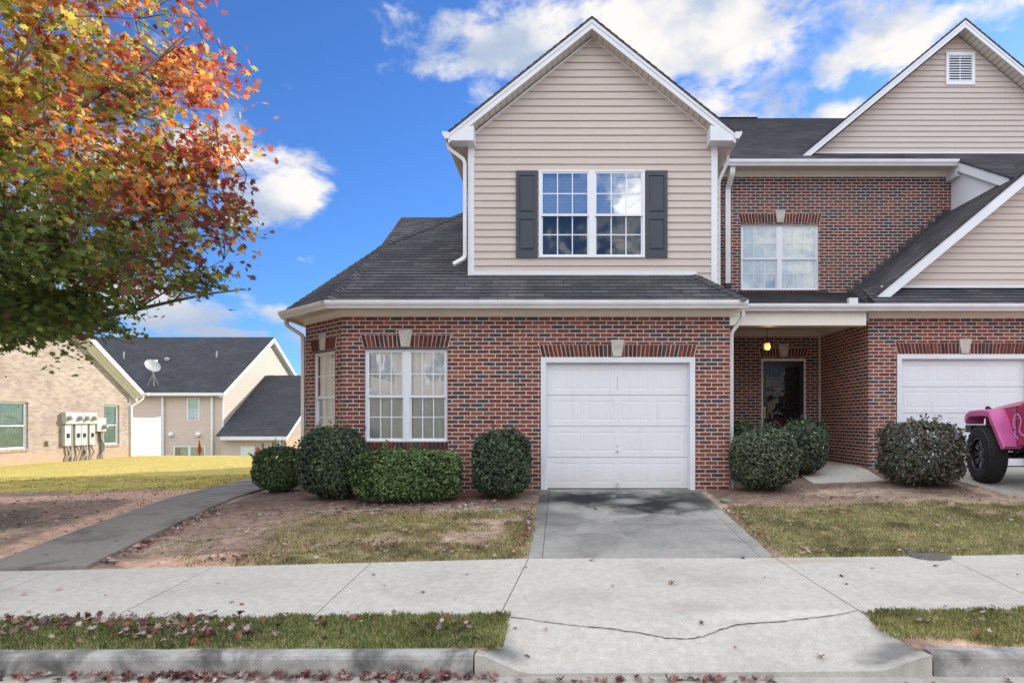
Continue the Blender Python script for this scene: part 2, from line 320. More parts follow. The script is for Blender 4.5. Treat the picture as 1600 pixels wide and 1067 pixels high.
# ------------------------------------------------------------------ building blocks
WL = {}
ZV = Vector((0, 0, 1))
class Fr:
    """a wall's own frame: a along the wall, b up, c outward"""
    def __init__(s, o, u, n): s.o = Vector(o); s.u = Vector(u).normalized(); s.n = Vector(n).normalized()
    def __call__(s, a, b, c=0): return s.o + s.u*a + ZV*b + s.n*c
def front(y): return Fr((0, y, 0), (1, 0, 0), (0, -1, 0))
def autouv(p, n):
    if abs(n.z) > .985: return [(q.x, q.y) for q in p]
    t = ZV.cross(n).normalized(); b = n.cross(t)
    return [(q.dot(t), q.dot(b)) for q in p]
class MB:
    def __init__(s): s.v = []; s.f = []; s.uv = []; s.col = []; s.mi = []; s.c = None; s.m = 0
    def poly(s, pts, uv=None):
        pts = [Vector(p) for p in pts]; k = len(s.v); s.v += pts; s.f.append(tuple(range(k, k+len(pts))))
        if uv is None:
            n = Vector((0, 0, 0))
            for i in range(len(pts)): n += pts[i].cross(pts[(i+1) % len(pts)])
            n = n.normalized() if n.length > 1e-12 else ZV
            uv = autouv(pts, n)
        s.uv.append(uv); s.col.append(s.c); s.mi.append(s.m)
    def box(s, x0, x1, y0, y1, z0, z1, F=None):
        P = (lambda a, b, c: Vector((a, b, c))) if F is None else (lambda a, b, c: F(a, c, b))
        # with F: x = along, y = outward, z = up
        c = [P(x, y, z) for z in (z0, z1) for y in (y0, y1) for x in (x0, x1)]
        fs = [(0, 1, 5, 4), (1, 3, 7, 5), (3, 2, 6, 7), (2, 0, 4, 6), (4, 5, 7, 6), (2, 3, 1, 0)]
        cen = sum(c, Vector())/8
        for f in fs:
            q = [c[i] for i in f]; n = (q[1]-q[0]).cross(q[2]-q[1])
            if n.dot(sum(q, Vector())/4-cen) < 0: q.reverse()
            s.poly(q)
    def prism(s, pts, d):
        """pts: planar 3D outline, d: extrusion vector"""
        pts = [Vector(p) for p in pts]; d = Vector(d); q = [p+d for p in pts]
        n = Vector()
        for i in range(len(pts)): n += pts[i].cross(pts[(i+1) % len(pts)])
        if n.dot(d) > 0: pts, q = pts[::-1], q[::-1]
        s.poly(pts); s.poly(q[::-1])
        for i in range(len(pts)):
            j = (i+1) % len(pts); s.poly([pts[i], q[i], q[j], pts[j]])
    def tube(s, path, r, seg=8, cap=True, flat=None, up=None):
        path = [Vector(p) for p in path]; n = len(path); rr = r if isinstance(r, (list, tuple)) else [r]*n
        rings = []; pn = None
        for i, p in enumerate(path):
            t = (path[min(i+1, n-1)]-path[max(i-1, 0)]).normalized()
            if pn is None:
                a = Vector(up) if up else (ZV if abs(t.z) < .9 else Vector((1, 0, 0))); pn = (a-t*a.dot(t)).normalized()
            else: pn = (pn-t*pn.dot(t)).normalized()
            bn = t.cross(pn); k = len(s.v)
            if flat:   # rectangular section
                a, b = flat
                s.v += [p+pn*x*a/2+bn*y*b/2 for x, y in ((1, 1), (-1, 1), (-1, -1), (1, -1))]; m = 4
            else:
                s.v += [p+(pn*math.cos(2*math.pi*j/seg)+bn*math.sin(2*math.pi*j/seg))*rr[i] for j in range(seg)]; m = seg
            rings.append(k)
        for i in range(n-1):
            for j in range(m):
                a, b = rings[i]+j, rings[i]+(j+1) % m; c, d = rings[i+1]+(j+1) % m, rings[i+1]+j
                s.f.append((a, b, c, d)); s.uv.append([(j/m, i), ((j+1)/m, i), ((j+1)/m, i+1), (j/m, i+1)]); s.col.append(s.c); s.mi.append(s.m)
        if cap:
            for k, rev in ((rings[0], True), (rings[-1], False)):
                f = list(range(k, k+m)); f = f[::-1] if rev else f
                s.f.append(tuple(f)); s.uv.append([(0, 0)]*m); s.col.append(s.c); s.mi.append(s.m)
    def lathe(s, prof, o, axis=(0, 0, 1), seg=20, cap=True):
        """prof: (radius, height) list along axis"""
        ax = Vector(axis).normalized(); a = Vector((1, 0, 0)) if abs(ax.x) < .9 else Vector((0, 1, 0))
        e = (a-ax*a.dot(ax)).normalized(); g = ax.cross(e); o = Vector(o); k = len(s.v)
        for r, h in prof:
            s.v += [o+ax*h+(e*math.cos(2*math.pi*j/seg)+g*math.sin(2*math.pi*j/seg))*r for j in range(seg)]
        for i in range(len(prof)-1):
            for j in range(seg):
                q = (k+i*seg+j, k+i*seg+(j+1) % seg, k+(i+1)*seg+(j+1) % seg, k+(i+1)*seg+j)
                s.f.append(q); s.uv.append([(j/seg, i), ((j+1)/seg, i), ((j+1)/seg, i+1), (j/seg, i+1)]); s.col.append(s.c); s.mi.append(s.m)
        for i, rv in ((0, True), (len(prof)-1, False)):
            if cap and prof[i][0] > 1e-5:
                f = [k+i*seg+j for j in range(seg)]; f = f[::-1] if rv else f
                s.f.append(tuple(f)); s.uv.append([(0, 0)]*seg); s.col.append(s.c); s.mi.append(s.m)
    def sweep(s, prof, path, out):
        """prof: (outward, up) closed outline; path: list of 3D; out: list of outward vectors at the points (mitred)"""
        k = len(s.v); m = len(prof)
        for p, o in zip(path, out):
            p = Vector(p); o = Vector(o); s.v += [p+o*a+ZV*b for a, b in prof]
        for i in range(len(path)-1):
            for j in range(m):
                q = (k+i*m+j, k+i*m+(j+1) % m, k+(i+1)*m+(j+1) % m, k+(i+1)*m+j)
                s.f.append(q); s.uv.append([(0, 0), (1, 0), (1, 1), (0, 1)]); s.col.append(s.c); s.mi.append(s.m)
        for i in (0, len(path)-1):
            s.f.append(tuple(k+i*m+j for j in range(m))); s.uv.append([(0, 0)]*m); s.col.append(s.c); s.mi.append(s.m)
    def build(s, name, mats, parent=None, bevel=0, smooth_=False, loc=None, local=False):
        me = bpy.data.meshes.new(name); me.from_pydata([tuple(v) for v in s.v], [], s.f)
        ul = me.uv_layers.new(name='UVMap'); flat = [c for u in s.uv for p in u for c in p]
        ul.data.foreach_set('uv', flat)
        if any(c is not None for c in s.col):
            at = me.attributes.new('fcol', 'FLOAT_COLOR', 'FACE')
            at.data.foreach_set('color', [x for c in s.col for x in (*(c or (.5, .5, .5)), 1)])
        for mt in (mats if isinstance(mats, (list, tuple)) else [mats]): me.materials.append(M[mt])
        if any(s.mi): me.polygons.foreach_set('material_index', s.mi)
        bm = bmesh.new(); bm.from_mesh(me); bmesh.ops.recalc_face_normals(bm, faces=bm.faces) if name in RECALC else None; bm.to_mesh(me); bm.free()
        if smooth_:
            me.polygons.foreach_set('use_smooth', [True]*len(me.polygons))
        o = bpy.data.objects.new(name, me); COL.objects.link(o)
        if smooth_:
            mm = o.modifiers.new('split', 'EDGE_SPLIT'); mm.split_angle = R(40)
        if bevel:
            md = o.modifiers.new('weld', 'WELD'); md.merge_threshold = .0005
            md = o.modifiers.new('bevel', 'BEVEL'); md.width = bevel; md.segments = 2; md.limit_method = 'ANGLE'; md.angle_limit = R(50)
        if parent is not None:
            o.parent = parent
            if not local: o.location = -WL.get(parent.name, Vector())
            WL[o.name] = Vector() if not local else WL.get(parent.name, Vector())
        elif loc is not None: o.location = loc; WL[o.name] = Vector(loc)
        return o
RECALC = {'gutter', 'downspout'}
def tag(o, label=None, cat=None, group=None, kind=None):
    if label: o['label'] = label
    if cat: o['category'] = cat
    if group: o['group'] = group
    if kind: o['kind'] = kind
    return o
def thing(name, loc, label, cat, group=None, rz=0):
    o = bpy.data.objects.new(name, None); COL.objects.link(o); o.location = loc; o.rotation_euler = (0, 0, rz); o.empty_display_size = .2
    WL[o.name] = Vector(loc); return tag(o, label, cat, group)
def copy_tree(o, parent=None):
    c = o.copy(); COL.objects.link(c)
    if parent: c.parent = parent
    for ch in list(o.children): copy_tree(ch, c)
    return c

def clip(poly, axis, val, keep_ge):
    out = []
    for i in range(len(poly)):
        a, b = poly[i], poly[(i+1) % len(poly)]
        ia = (a[axis] >= val-1e-9) if keep_ge else (a[axis] <= val+1e-9); ib = (b[axis] >= val-1e-9) if keep_ge else (b[axis] <= val+1e-9)
        if ia: out.append(a)
        if ia != ib:
            t = (val-a[axis])/(b[axis]-a[axis]); out.append((a[0]+(b[0]-a[0])*t, a[1]+(b[1]-a[1])*t))
    return out
def lapped(mb, poly, P, course, lip, v0):
    """cut a convex (u,v) outline into overlapping courses; P(u,v,w) gives the point"""
    vmin = min(p[1] for p in poly); vmax = max(p[1] for p in poly)
    k0 = math.floor((vmin-v0)/course+1e-6); k1 = math.ceil((vmax-v0)/course-1e-6)
    for k in range(k0, k1):
        a, b = v0+k*course, v0+(k+1)*course
        q = clip(clip(poly, 1, a, True), 1, b, False)
        if len(q) < 3: continue
        mb.poly([P(u, v, lip*(1-(v-a)/course)) for u, v in q], uv=[(u, v-v0) for u, v in q])
        lo = [p for p in q if abs(p[1]-a) < 1e-6]
        if len(lo) >= 2:
            u0, u1 = min(p[0] for p in lo), max(p[0] for p in lo)
            mb.poly([P(u0, a, 0), P(u1, a, 0), P(u1, a, lip), P(u0, a, lip)], uv=[(u0, a-v0), (u1, a-v0), (u1, a-v0), (u0, a-v0)])
def roofplane(mb, pts, lip=.009, v0=None, thick=.03, course=.142, flip=False):
    pts = [Vector(p) for p in pts]; n = Vector()
    for i in range(len(pts)): n += pts[i].cross(pts[(i+1) % len(pts)])
    n.normalize()
    if n.z < 0: n = -n; pts = pts[::-1]
    t = ZV.cross(n).normalized(); up = n.cross(t); o = pts[0]-Vector((0, 0, pts[0].z)) if False else pts[0]
    base = o.dot(up)
    uv = [(p.dot(t), p.dot(up)) for p in pts]; v00 = min(v for _, v in uv) if v0 is None else v0
    def P(u, v, w): return o+t*(u-o.dot(t))+up*(v-base)+n*w
    lapped(mb, uv, P, course, lip, v00)
    low = [p-n*thick for p in pts]; mb.poly(low[::-1])
    for i in range(len(pts)):
        j = (i+1) % len(pts); mb.poly([low[i], low[j], pts[j], pts[i]])
def wall(mb, F, a0, a1, b0, b1, holes=(), depth=.1, top=None):
    """brick face with openings and their reveals"""
    xs = sorted({a0, a1, *[h[0] for h in holes], *[h[1] for h in holes]}); zs = sorted({b0, b1, *[h[2] for h in holes], *[h[3] for h in holes]})
    zs = [z for z in zs if b0 <= z <= b1]
    for i in range(len(xs)-1):
        for j in range(len(zs)-1):
            cx, cz = (xs[i]+xs[i+1])/2, (zs[j]+zs[j+1])/2
            if any(h[0] < cx < h[1] and h[2] < cz < h[3] for h in holes): continue
            q = [(xs[i], zs[j]), (xs[i+1], zs[j]), (xs[i+1], zs[j+1]), (xs[i], zs[j+1])]
            mb.poly([F(a, b) for a, b in q], uv=q)
    for (h0, h1, k0, k1) in holes:
        k0 = max(k0, b0)
        mb.poly([F(h0, k0, -depth), F(h0, k0), F(h0, k1), F(h0, k1, -depth)], uv=[(h0-depth, k0), (h0, k0), (h0, k1), (h0-depth, k1)])
        mb.poly([F(h1, k0), F(h1, k0, -depth), F(h1, k1, -depth), F(h1, k1)], uv=[(h1, k0), (h1+depth, k0), (h1+depth, k1), (h1, k1)])
        mb.poly([F(h0, k1), F(h1, k1), F(h1, k1, -depth), F(h0, k1, -depth)], uv=[(h0, k1), (h1, k1), (h1, k1+depth), (h0, k1+depth)])
        if k0 > b0: mb.poly([F(h0, k0, -depth), F(h1, k0, -depth), F(h1, k0), F(h0, k0)], uv=[(h0, k0-depth), (h1, k0-depth), (h1, k0), (h0, k0)])
def siding_wall(mb, F, outline, holes=(), course=.1256, lip=.019, v0=None):
    """lap siding on a wall: outline convex (a,b); holes rectangles"""
    v0 = min(p[1] for p in outline) if v0 is None else v0
    P = lambda u, v, w: F(u, v, w)
    pieces = [outline]
    for (h0, h1, k0, k1) in holes:
        new = []
        for q in pieces:
            l = clip(q, 0, h0, False); r = clip(q, 0, h1, True); m_ = clip(clip(q, 0, h0, True), 0, h1, False)
            for z in (l, r):
                if len(z) > 2: new.append(z)
            if len(m_) > 2:
                for z in (clip(m_, 1, k0, False), clip(m_, 1, k1, True)):
                    if len(z) > 2: new.append(z)
        pieces = new
    for q in pieces:
        a = sum(q[i][0]*q[(i+1) % len(q)][1]-q[(i+1) % len(q)][0]*q[i][1] for i in range(len(q)))
        if abs(a) < 1e-6: continue
        lapped(mb, q if a > 0 else q[::-1], P, course, lip, v0)

BRC = [(.06, .056, .064), (.080, .030, .027), (.125, .036, .029), (.155, .042, .032), (.175, .050, .038), (.11, .036, .03)]
def lintel(parent, F, u0, u1, v0, v1, key=None, flare=.05, hide=0):
    mb = MB(); cx = (u0+u1)/2; nn = round((u1-u0)/.0677)
    mb.c = (.66, .59, .52); mb.prism([F(u0-.005, v0, .002), F(u1+.005, v0, .002), F(u1+flare+.005, v1, .002), F(u0-flare-.005, v1, .002)], F.n*.003)
    for i in range(nn):
        a, b = u0+(u1-u0)*i/nn+.006, u0+(u1-u0)*(i+1)/nn-.006
        ta = a+flare*(a-cx)/((u1-u0)/2); tb = b+flare*(b-cx)/((u1-u0)/2)
        c = BRC[int(rng.integers(0, 6)) if rng.random() < .3 else int(rng.integers(1, 6))]; f = .85+.3*rng.random(); mb.c = tuple(x*f for x in c)
        j = lambda: (rng.random()-.5)*.005
        mb.prism([F(a+j(), v0+.006, .003), F(b+j(), v0+.006, .003), F(tb+j(), v1-.005, .003), F(ta+j(), v1-.005, .003)], F.n*(.007+.003*rng.random()))
    o = mb.build('lintel', 'lintel_brick', parent)
    if key is not None:
        kb = MB(); wt, wb = .115, .072
        kb.prism([F(key-wb, v0+.01, .002), F(key+wb, v0+.01, .002), F(key+wt, v1+.075, .002), F(key-wt, v1+.075, .002)], F.n*.035)
        kb.build('keystone', 'stone', o, bevel=.008)
    return o
def brick_sill(parent, F, u0, u1, v1, h=.105, pal=None):
    mb = MB(); BR_ = pal or BRC; nn = round((u1-u0)/.0677); mb.c = (.60, .54, .47); mb.box(u0, u1, 0.001, .02, v1-h, v1-.004, F)
    for i in range(nn):
        a, b = u0+(u1-u0)*i/nn+.005, u0+(u1-u0)*(i+1)/nn-.005
        c = BR_[int(rng.integers(0, 6))]; f = .75+.3*rng.random(); mb.c = tuple(x*f for x in c)
        mb.prism([F(a, v1-h, .02), F(a, v1-h, .036), F(a, v1-.012, .036), F(a, v1+.002, -.0)], F.u*(b-a))
    return mb.build('window_sill', 'lintel_brick', parent)

def window(parent, F, u0, u1, v0, v1, n=2, grid=(3, 2), rec=.06, cover='blind', cover_z=(0, 1), glass=('glass', 'glass'), side=.062, mull=.14, top=.055, bot=.045, meet=.075, mat='white_vinyl', low_grid=True, cover2=None, thick=.035, grid_col='white_vinyl', off0=.008):
    """vinyl double-hung window: frame + sashes, panes, muntins, blind; face stands at c = -rec"""
    c = -rec; mb = MB(); pn = MB(); mu = MB()
    mb.box(u0, u0+side*.55, c-thick, c+.012, v0, v1, F); mb.box(u1-side*.55, u1, c-thick, c+.012, v0, v1, F)
    mb.box(u0+side*.55, u1-side*.55, c-thick, c+.012, v1-top*.5, v1, F); mb.box(u0+side*.55, u1-side*.55, c-thick, c+.016, v0, v0+bot*.5, F)
    iu0, iu1 = u0+side*.55, u1-side*.55; iv0, iv1 = v0+bot*.5, v1-top*.5
    wd = (iu1-iu0-(n-1)*(mull-.045))/n; sash = side*.45; vm = (v0+v1)/2
    for k in range(n):
        a = iu0+k*(wd+mull-.045); b = a+wd
        if k < n-1: mb.box(b, b+mull-.045, c-thick, c+.012, iv0, iv1, F)
        for (s0, s1, dc, up) in ((vm-meet*.5, iv1, 0, True), (iv0, vm+meet*.35, -.026, False)):
            bt = top*.5 if up else meet*.5; bb = meet*.5 if up else bot*.5+.01
            mb.box(a, a+sash, c+dc-.024, c+dc, s0, s1, F); mb.box(b-sash, b, c+dc-.024, c+dc, s0, s1, F)
            mb.box(a+sash, b-sash, c+dc-.024, c+dc-.001, s1-bt, s1, F); mb.box(a+sash, b-sash, c+dc-.024, c+dc-.001, s0, s0+bb, F)
            g0, g1, h0, h1 = a+sash, b-sash, s0+bb, s1-bt
            pn.m = 0 if up else 1
            pn.poly([F(g0, h0, c+dc-.010), F(g1, h0, c+dc-.010), F(g1, h1, c+dc-.010), F(g0, h1, c+dc-.010)])
            if grid and (up or low_grid):
                for i in range(1, grid[0]):
                    x = g0+(g1-g0)*i/grid[0]; mu.box(x-.009, x+.009, c+dc-.0095, c+dc-.003, h0, h1, F)
                for i in range(1, grid[1]):
                    z = h0+(h1-h0)*i/grid[1]; mu.box(g0, g1, c+dc-.0092, c+dc-.0035, z-.009, z+.009, F)
    w_ = mb.build('window', mat, parent, bevel=.004)
    pn.build('pane', list(glass), w_)
    if mu.v: mu.build('muntin', grid_col, w_)
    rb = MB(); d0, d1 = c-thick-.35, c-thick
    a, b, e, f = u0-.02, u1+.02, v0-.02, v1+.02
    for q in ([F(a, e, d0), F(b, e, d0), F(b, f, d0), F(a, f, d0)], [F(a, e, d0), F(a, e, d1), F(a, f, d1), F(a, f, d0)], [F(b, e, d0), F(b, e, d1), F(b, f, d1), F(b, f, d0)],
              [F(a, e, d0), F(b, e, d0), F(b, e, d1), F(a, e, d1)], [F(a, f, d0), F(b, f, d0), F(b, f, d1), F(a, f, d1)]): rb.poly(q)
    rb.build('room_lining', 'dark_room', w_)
    def blind(kind, z0, z1, a=u0+.03, b=u1-.03, off=.02, name='blind'):
        bb = MB(); za, zb = v0+.02+(v1-v0-.04)*z0, v0+.02+(v1-v0-.04)*z1; d = c-thick-off0-off
        if kind == 'h':
            z = za
            while z < zb: bb.poly([F(a, z, d), F(b, z, d), F(b, z+.024, d-.008), F(a, z+.024, d-.008)]); z += .025
        else:
            x = a; i = 0
            while x < b-.001:
                w2 = min(.045, b-x); dd = .012 if i % 2 else -.012
                bb.poly([F(x, za, d+dd), F(x+w2, za, d-dd), F(x+w2, zb, d-dd), F(x, zb, d+dd)]); x += w2; i += 1
        return bb
    if cover:
        kind = 'h' if cover in ('blind',) else 'v'
        blind(kind, *cover_z).build('blind' if kind == 'h' else 'curtain', {'blind': 'blind', 'curtain': 'curtain', 'vblind': 'blind', 'green': 'curtain_green'}[cover], w_)
    if cover2: blind('v', *cover2[1], off=.06).build('curtain', cover2[0], w_)
    return w_

def garage_door(parent, F, u0, u1, v0, v1, worn=True):
    tr = MB(); t = .055
    tr.box(u0-.03, u0+t, -.10, .018, v0, v1+.03, F); tr.box(u1-t, u1+.03, -.10, .018, v0, v1+.03, F); tr.box(u0+t, u1-t, -.10, .018, v1-t, v1+.03, F)
    tr.box(u0+t, u0+t+.02, -.10, -.06, v0, v1-t, F); tr.box(u1-t-.02, u1-t, -.10, -.06, v0, v1-t, F); tr.box(u0+t+.02, u1-t-.02, -.10, -.06, v1-t-.02, v1-t, F)
    d = MB(); a0, a1, b0, b1 = u0+t+.02, u1-t-.02, v0+.015, v1-t-.02; H = (b1-b0)/4; Wd = (a1-a0); c0 = -.085
    for r in range(4):
        z0, z1 = b0+r*H+.004, b0+(r+1)*H-.004
        px = [a0+.05+(Wd-.1)*k/4 for k in range(5)]; rects = [(px[k]+.05, px[k+1]-.05, z0+.085, z1-.085) for k in range(4)]
        xs = [a0]+[v for rc in rects for v in rc[:2]]+[a1]; zs = [z0, rects[0][2], rects[0][3], z1]
        for i in range(len(xs)-1):
            for j in range(3):
                if i % 2 == 1 and j == 1: continue
                d.poly([F(xs[i], zs[j], c0), F(xs[i+1], zs[j], c0), F(xs[i+1], zs[j+1], c0), F(xs[i], zs[j+1], c0)])
        for (x0, x1, y0, y1) in rects:
            prev = None
            for ins, dep in ((0, 0), (.016, -.0035), (.026, -.0035), (.048, -.001)):
                q = [(x0+ins, y0+ins), (x1-ins, y0+ins), (x1-ins, y1-ins), (x0+ins, y1-ins)]; q = [F(x, y, c0+dep) for x, y in q]
                if prev:
                    for i in range(4): d.poly([prev[i], prev[(i+1) % 4], q[(i+1) % 4], q[i]])
                prev = q
            d.poly(prev)
        d.poly([F(a0, z1, c0), F(a1, z1, c0), F(a1, z1, c0-.03), F(a0, z1, c0-.03)]); d.poly([F(a0, z0, c0-.03), F(a1, z0, c0-.03), F(a1, z0, c0), F(a0, z0, c0)])
    d.box(a0-.01, a1+.01, c0-.05, c0-.03, b0-.01, b1+.01, F)
    g = d.build('garage_door', 'door_paint', parent)
    tr.build('door_frame', 'white_trim', g, bevel=.004)
    sl = MB(); sl.box(a0, a1, c0-.03, c0-.002, b0-.012, b0+.003, F); sl.build('weather_strip', 'black_plastic', g)
    if worn:
        h = MB(); cx = (a0+a1)/2
        h.prism([F(cx-.02, b0+.09, c0), F(cx+.02, b0+.09, c0), F(cx+.02, b0+.05, c0), F(cx+.008, b0+.02, c0), F(cx-.008, b0+.02, c0), F(cx-.02, b0+.05, c0)], F.n*.014)
        h.tube([F(cx-.015, b0+.075, c0+.012), F(cx-.015, b0+.035, c0+.03), F(cx+.015, b0+.035, c0+.03), F(cx+.015, b0+.075, c0+.012)], .005)
        h.build('handle', 'galv', g)
        k = MB(); k.lathe([(.014, 0), (.014, .008), (.009, .012)], F(cx, b0+.70, c0), F.n, 12); k.build('lock', 'galv', g)
        k = MB(); k.lathe([(.020, 0), (.020, .01), (.008, .03), (.008, .035)], F(cx, b0+.62, c0), F.n, 12)
        k.box(cx-.006, cx+.006, .03+c0, .04+c0, b0+.575, b0+.63, F); k.build('lock', 'galv', g)
        ck = MB(); ck.tube([F(cx+.002, b1-.20, c0+.001), F(cx-.004, b1-.28, c0+.001), F(cx, b1-.36, c0+.001), F(cx-.003, b1-.43, c0+.001)], .0016, 4); ck.build('split', 'dark_metal', g)
    return g

GUT = [(0, 0), (.075, 0), (.085, .03), (.11, .06), (.118, .085), (.118, .125), (.104, .125), (.104, .115), (.0, .115)]
def gutter(parent, path, out, mat='gutter_white', sc=1.0):
    mb = MB(); mb.sweep([(a*sc, b*sc) for a, b in GUT], path, out); return mb.build('gutter', mat, parent)
def downspout(parent, path, flat=(.075, .055), mat='gutter_white', up=(0, -1, 0)):
    P_ = [Vector(p) for p in path]; q = [P_[0]]
    for i in range(1, len(P_)-1):
        a = (P_[i-1]-P_[i]); b = (P_[i+1]-P_[i]); r = min(.06, a.length*.4, b.length*.4); a.normalize(); b.normalize()
        for t in (0, .33, .67, 1): q.append((P_[i]+a*r)*(1-t)**2+P_[i]*2*t*(1-t)+(P_[i]+b*r)*t*t)
    q.append(P_[-1]); mb = MB(); mb.tube(q, .03, flat=flat, up=up)
    zs = [P_[1].z-.35]
    return mb.build('downspout', mat, parent)
def hipcap(mb, a, b, wdt=.13, step=.14):
    a, b = Vector(a), Vector(b); L_ = (b-a).length; d = (b-a)/L_; side = d.cross(ZV).normalized(); up = side.cross(d)
    n = int(L_/step)
    for i in range(n+1):
        s0 = min(i*step, L_-.01); s1 = min(s0+step*1.25, L_); p = a+d*s0+up*.028; q = a+d*s1+up*.012
        for sg in (-1, 1):
            mb.poly([p, q, q+side*sg*wdt-ZV*.5*wdt*.9, p+side*sg*wdt-ZV*.5*wdt*.9][::sg])
        mb.poly([p, p+side*wdt-ZV*.45*wdt, p-ZV*.02, p-side*wdt-ZV*.45*wdt])
def gable_roof(parent, cx, half, zp, sl, yf, yb, yw, fh=.2, over=.0, mats=('shingle', 'white_trim', 'soffit'), ret=True, slw=None, left_end=None, soff=True, zcut=None, cap=False):
    """front-facing gable: shingle slopes, rake boards and ribbed soffit"""
    sh = MB(); fa = MB(); sf = MB()
    for sg in (-1, 1):
        ex = cx+sg*half; ez = zp-sl*half
        roofplane(sh, [(cx, yf, zp), (ex, yf, ez), (ex, yb, ez), (cx, yb, zp)])
        t = .032
        fa.prism([(cx, yf+.02, zp-t*1.25), (ex, yf+.02, ez-t*1.25), (ex, yf+.02, ez-t-fh*.8), (cx, yf+.02, zp-t-fh*.82)], (0, .025, 0))
        fa.prism([(cx, yf+.008, zp-t*1.25), (ex, yf+.008, ez-t*1.25), (ex, yf+.008, ez-t-.06), (cx, yf+.008, zp-t-.068)], (0, .012, 0))
        if soff:
            n = int(half/ .095)
            for i in range(n):
                a = half*i/n; b_ = half*(i+1)/n-.010
                for (p, q, dz) in ((a, b_, 0), (b_, half*(i+1)/n, .012)):
                    z1, z2 = zp-sl*p-t-fh*.78+dz, zp-sl*q-t-fh*.78+dz
                    sf.poly([(cx+sg*p, yf+.045, z1), (cx+sg*q, yf+.045, z2), (cx+sg*q, yw+.02, z2), (cx+sg*p, yw+.02, z1)])
    if cap: hipcap(sh, (cx, yf+.01, zp+.0), (cx, yb, zp+.0), .12)
    r = sh.build('roof', mats[0], parent)
    f = fa.build('rake_board', mats[1], r)
    if soff: sf.build('soffit', mats[2], r)
    return r

# ------------------------------------------------------------------ terrain heights
TX = np.array([-40, -18, -10, -6, -4.5, -2.9, -.35, 2.3, 3.6, 5, 6.6, 9, 20.])
TY = np.array([4.44, 5.08, 6.63, 8.0, 9.5, 10.6, 12, 14.2, 20, 28, 33, 38, 44, 60])
TZ = np.array([
 [-.50, -.50, -.49, -.475, -.466, -.46, -.453, -.45, -.447, -.44, -.44, -.44, -.44],
 [-.52, -.52, -.50, -.485, -.465, -.44, -.408, -.39, -.365, -.36, -.36, -.35, -.35],
 [-.48, -.48, -.46, -.43, -.40, -.36, -.293, -.285, -.27, -.25, -.245, -.23, -.20],
 [-.42, -.42, -.38, -.33, -.29, -.24, -.19, -.18, -.15, -.13, -.12, -.10, -.05],
 [-.36, -.36, -.31, -.22, -.16, -.11, -.077, -.06, -.03, .01, .03, .05, .1],
 [-.34, -.34, -.27, -.15, -.10, -.06, .0, .005, .06, .12, .14, .16, .2],
 [-.33, -.33, -.27, -.15, -.12, -.06, 0, .06, .18, .25, .262, .266, .3],
 [-.33, -.33, -.28, -.16, -.13, -.06, 0, .1, .2, .25, .262, .266, .3],
 [-.33, -.33, -.30, -.22, -.2, -.1, 0, .1, .2, .25, .262, .266, .3],
 [-.36, -.36, -.38, -.40, -.40, -.3, 0, .1, .2, .25, .262, .266, .3],
 [-1.0]*6+[-.5]*7, [-2.2]*6+[-1.2]*7, [-2.7]*13, [-2.7]*13])
def zf(x, y):
    x = np.clip(x, TX[0], TX[-1]); y = np.clip(y, TY[0], TY[-1])
    i = np.clip(np.searchsorted(TX, x)-1, 0, len(TX)-2); j = np.clip(np.searchsorted(TY, y)-1, 0, len(TY)-2)
    fx = (x-TX[i])/(TX[i+1]-TX[i]); fy = (y-TY[j])/(TY[j+1]-TY[j])
    return (TZ[j, i]*(1-fx)+TZ[j, i+1]*fx)*(1-fy)+(TZ[j+1, i]*(1-fx)+TZ[j+1, i+1]*fx)*fy
def zs(x, y): return float(zf(np.array(x, float), np.array(y, float)))
def vnoise(x, y, s, seed=0):
    """smooth value noise, vectorised"""
    r = np.random.default_rng(seed); T = r.random((256, 256)); X = x*s+100.3; Y = y*s+77.7
    xi = np.floor(X).astype(int); yi = np.floor(Y).astype(int); fx = X-xi; fy = Y-yi; fx = fx*fx*(3-2*fx); fy = fy*fy*(3-2*fy)
    g = lambda a, b: T[a % 256, b % 256]
    return (g(xi, yi)*(1-fx)+g(xi+1, yi)*fx)*(1-fy)+(g(xi, yi+1)*(1-fx)+g(xi+1, yi+1)*fx)*fy
def fbm(x, y, s, seed=0, o=4):
    t = 0; a = .5
    for k in range(o): t = t+a*vnoise(x, y, s*2**k, seed+k); a *= .5
    return t/(1-.5**o)
def sst(v, a, b): t = np.clip((v-a)/(b-a), 0, 1); return t*t*(3-2*t)
def path_x(y): return np.interp(y, [6.5, 8, 11.5, 15, 22], [-5.50, -5.68, -6.02, -6.60, -7.3])
def grass_amount(x, y):
    """0..1 how much turf grows here"""
    n = fbm(x, y, 1.1, 5); m = fbm(x, y, 4.2, 9)
    g = np.zeros_like(x)
    verge = (y > 4.44) & (y < 5.12)
    bare_r = sst(x, 2.5, 3.4)*1.0
    gv = np.where(x < -.4, 1.0*sst(n*.6+m*.5, .22, .42), np.where(x > 2.3, sst(bare_r*.5+sst(y, 4.46, 4.72)*.55+m*.3, .35, .75), 0))
    g = np.where(verge, gv, g)
    yl = (y > 6.6) & (y < 12)
    left = sst(x, -3.9, -2.4)*sst(9.05-y, 0, .35)*sst(-.30-x, 0, .2)
    left = left*sst(n+m*.5, .48, .85)+.25*sst(x, -4.9, -4)*sst(m, .52, .7)*sst(9.3-y, 0, 1)*sst(-.3-x, 0, .2)
    right = sst(x, 2.15, 2.6)*sst(9.15+.25*(n-.5)*2-y, 0, .3)*sst(n+m, .62, 1.0)*sst(7.15-x+ (y-6.6)*.0, 0, .2)
    g = np.where(yl & (x < 1), left, g); g = np.where(yl & (x >= 1), right, g)
    lawn = sst(y+ (n-.5)*1.4, 12.1, 12.9)*(x < path_x(y)-.45)
    g = np.maximum(g, lawn)
    return g
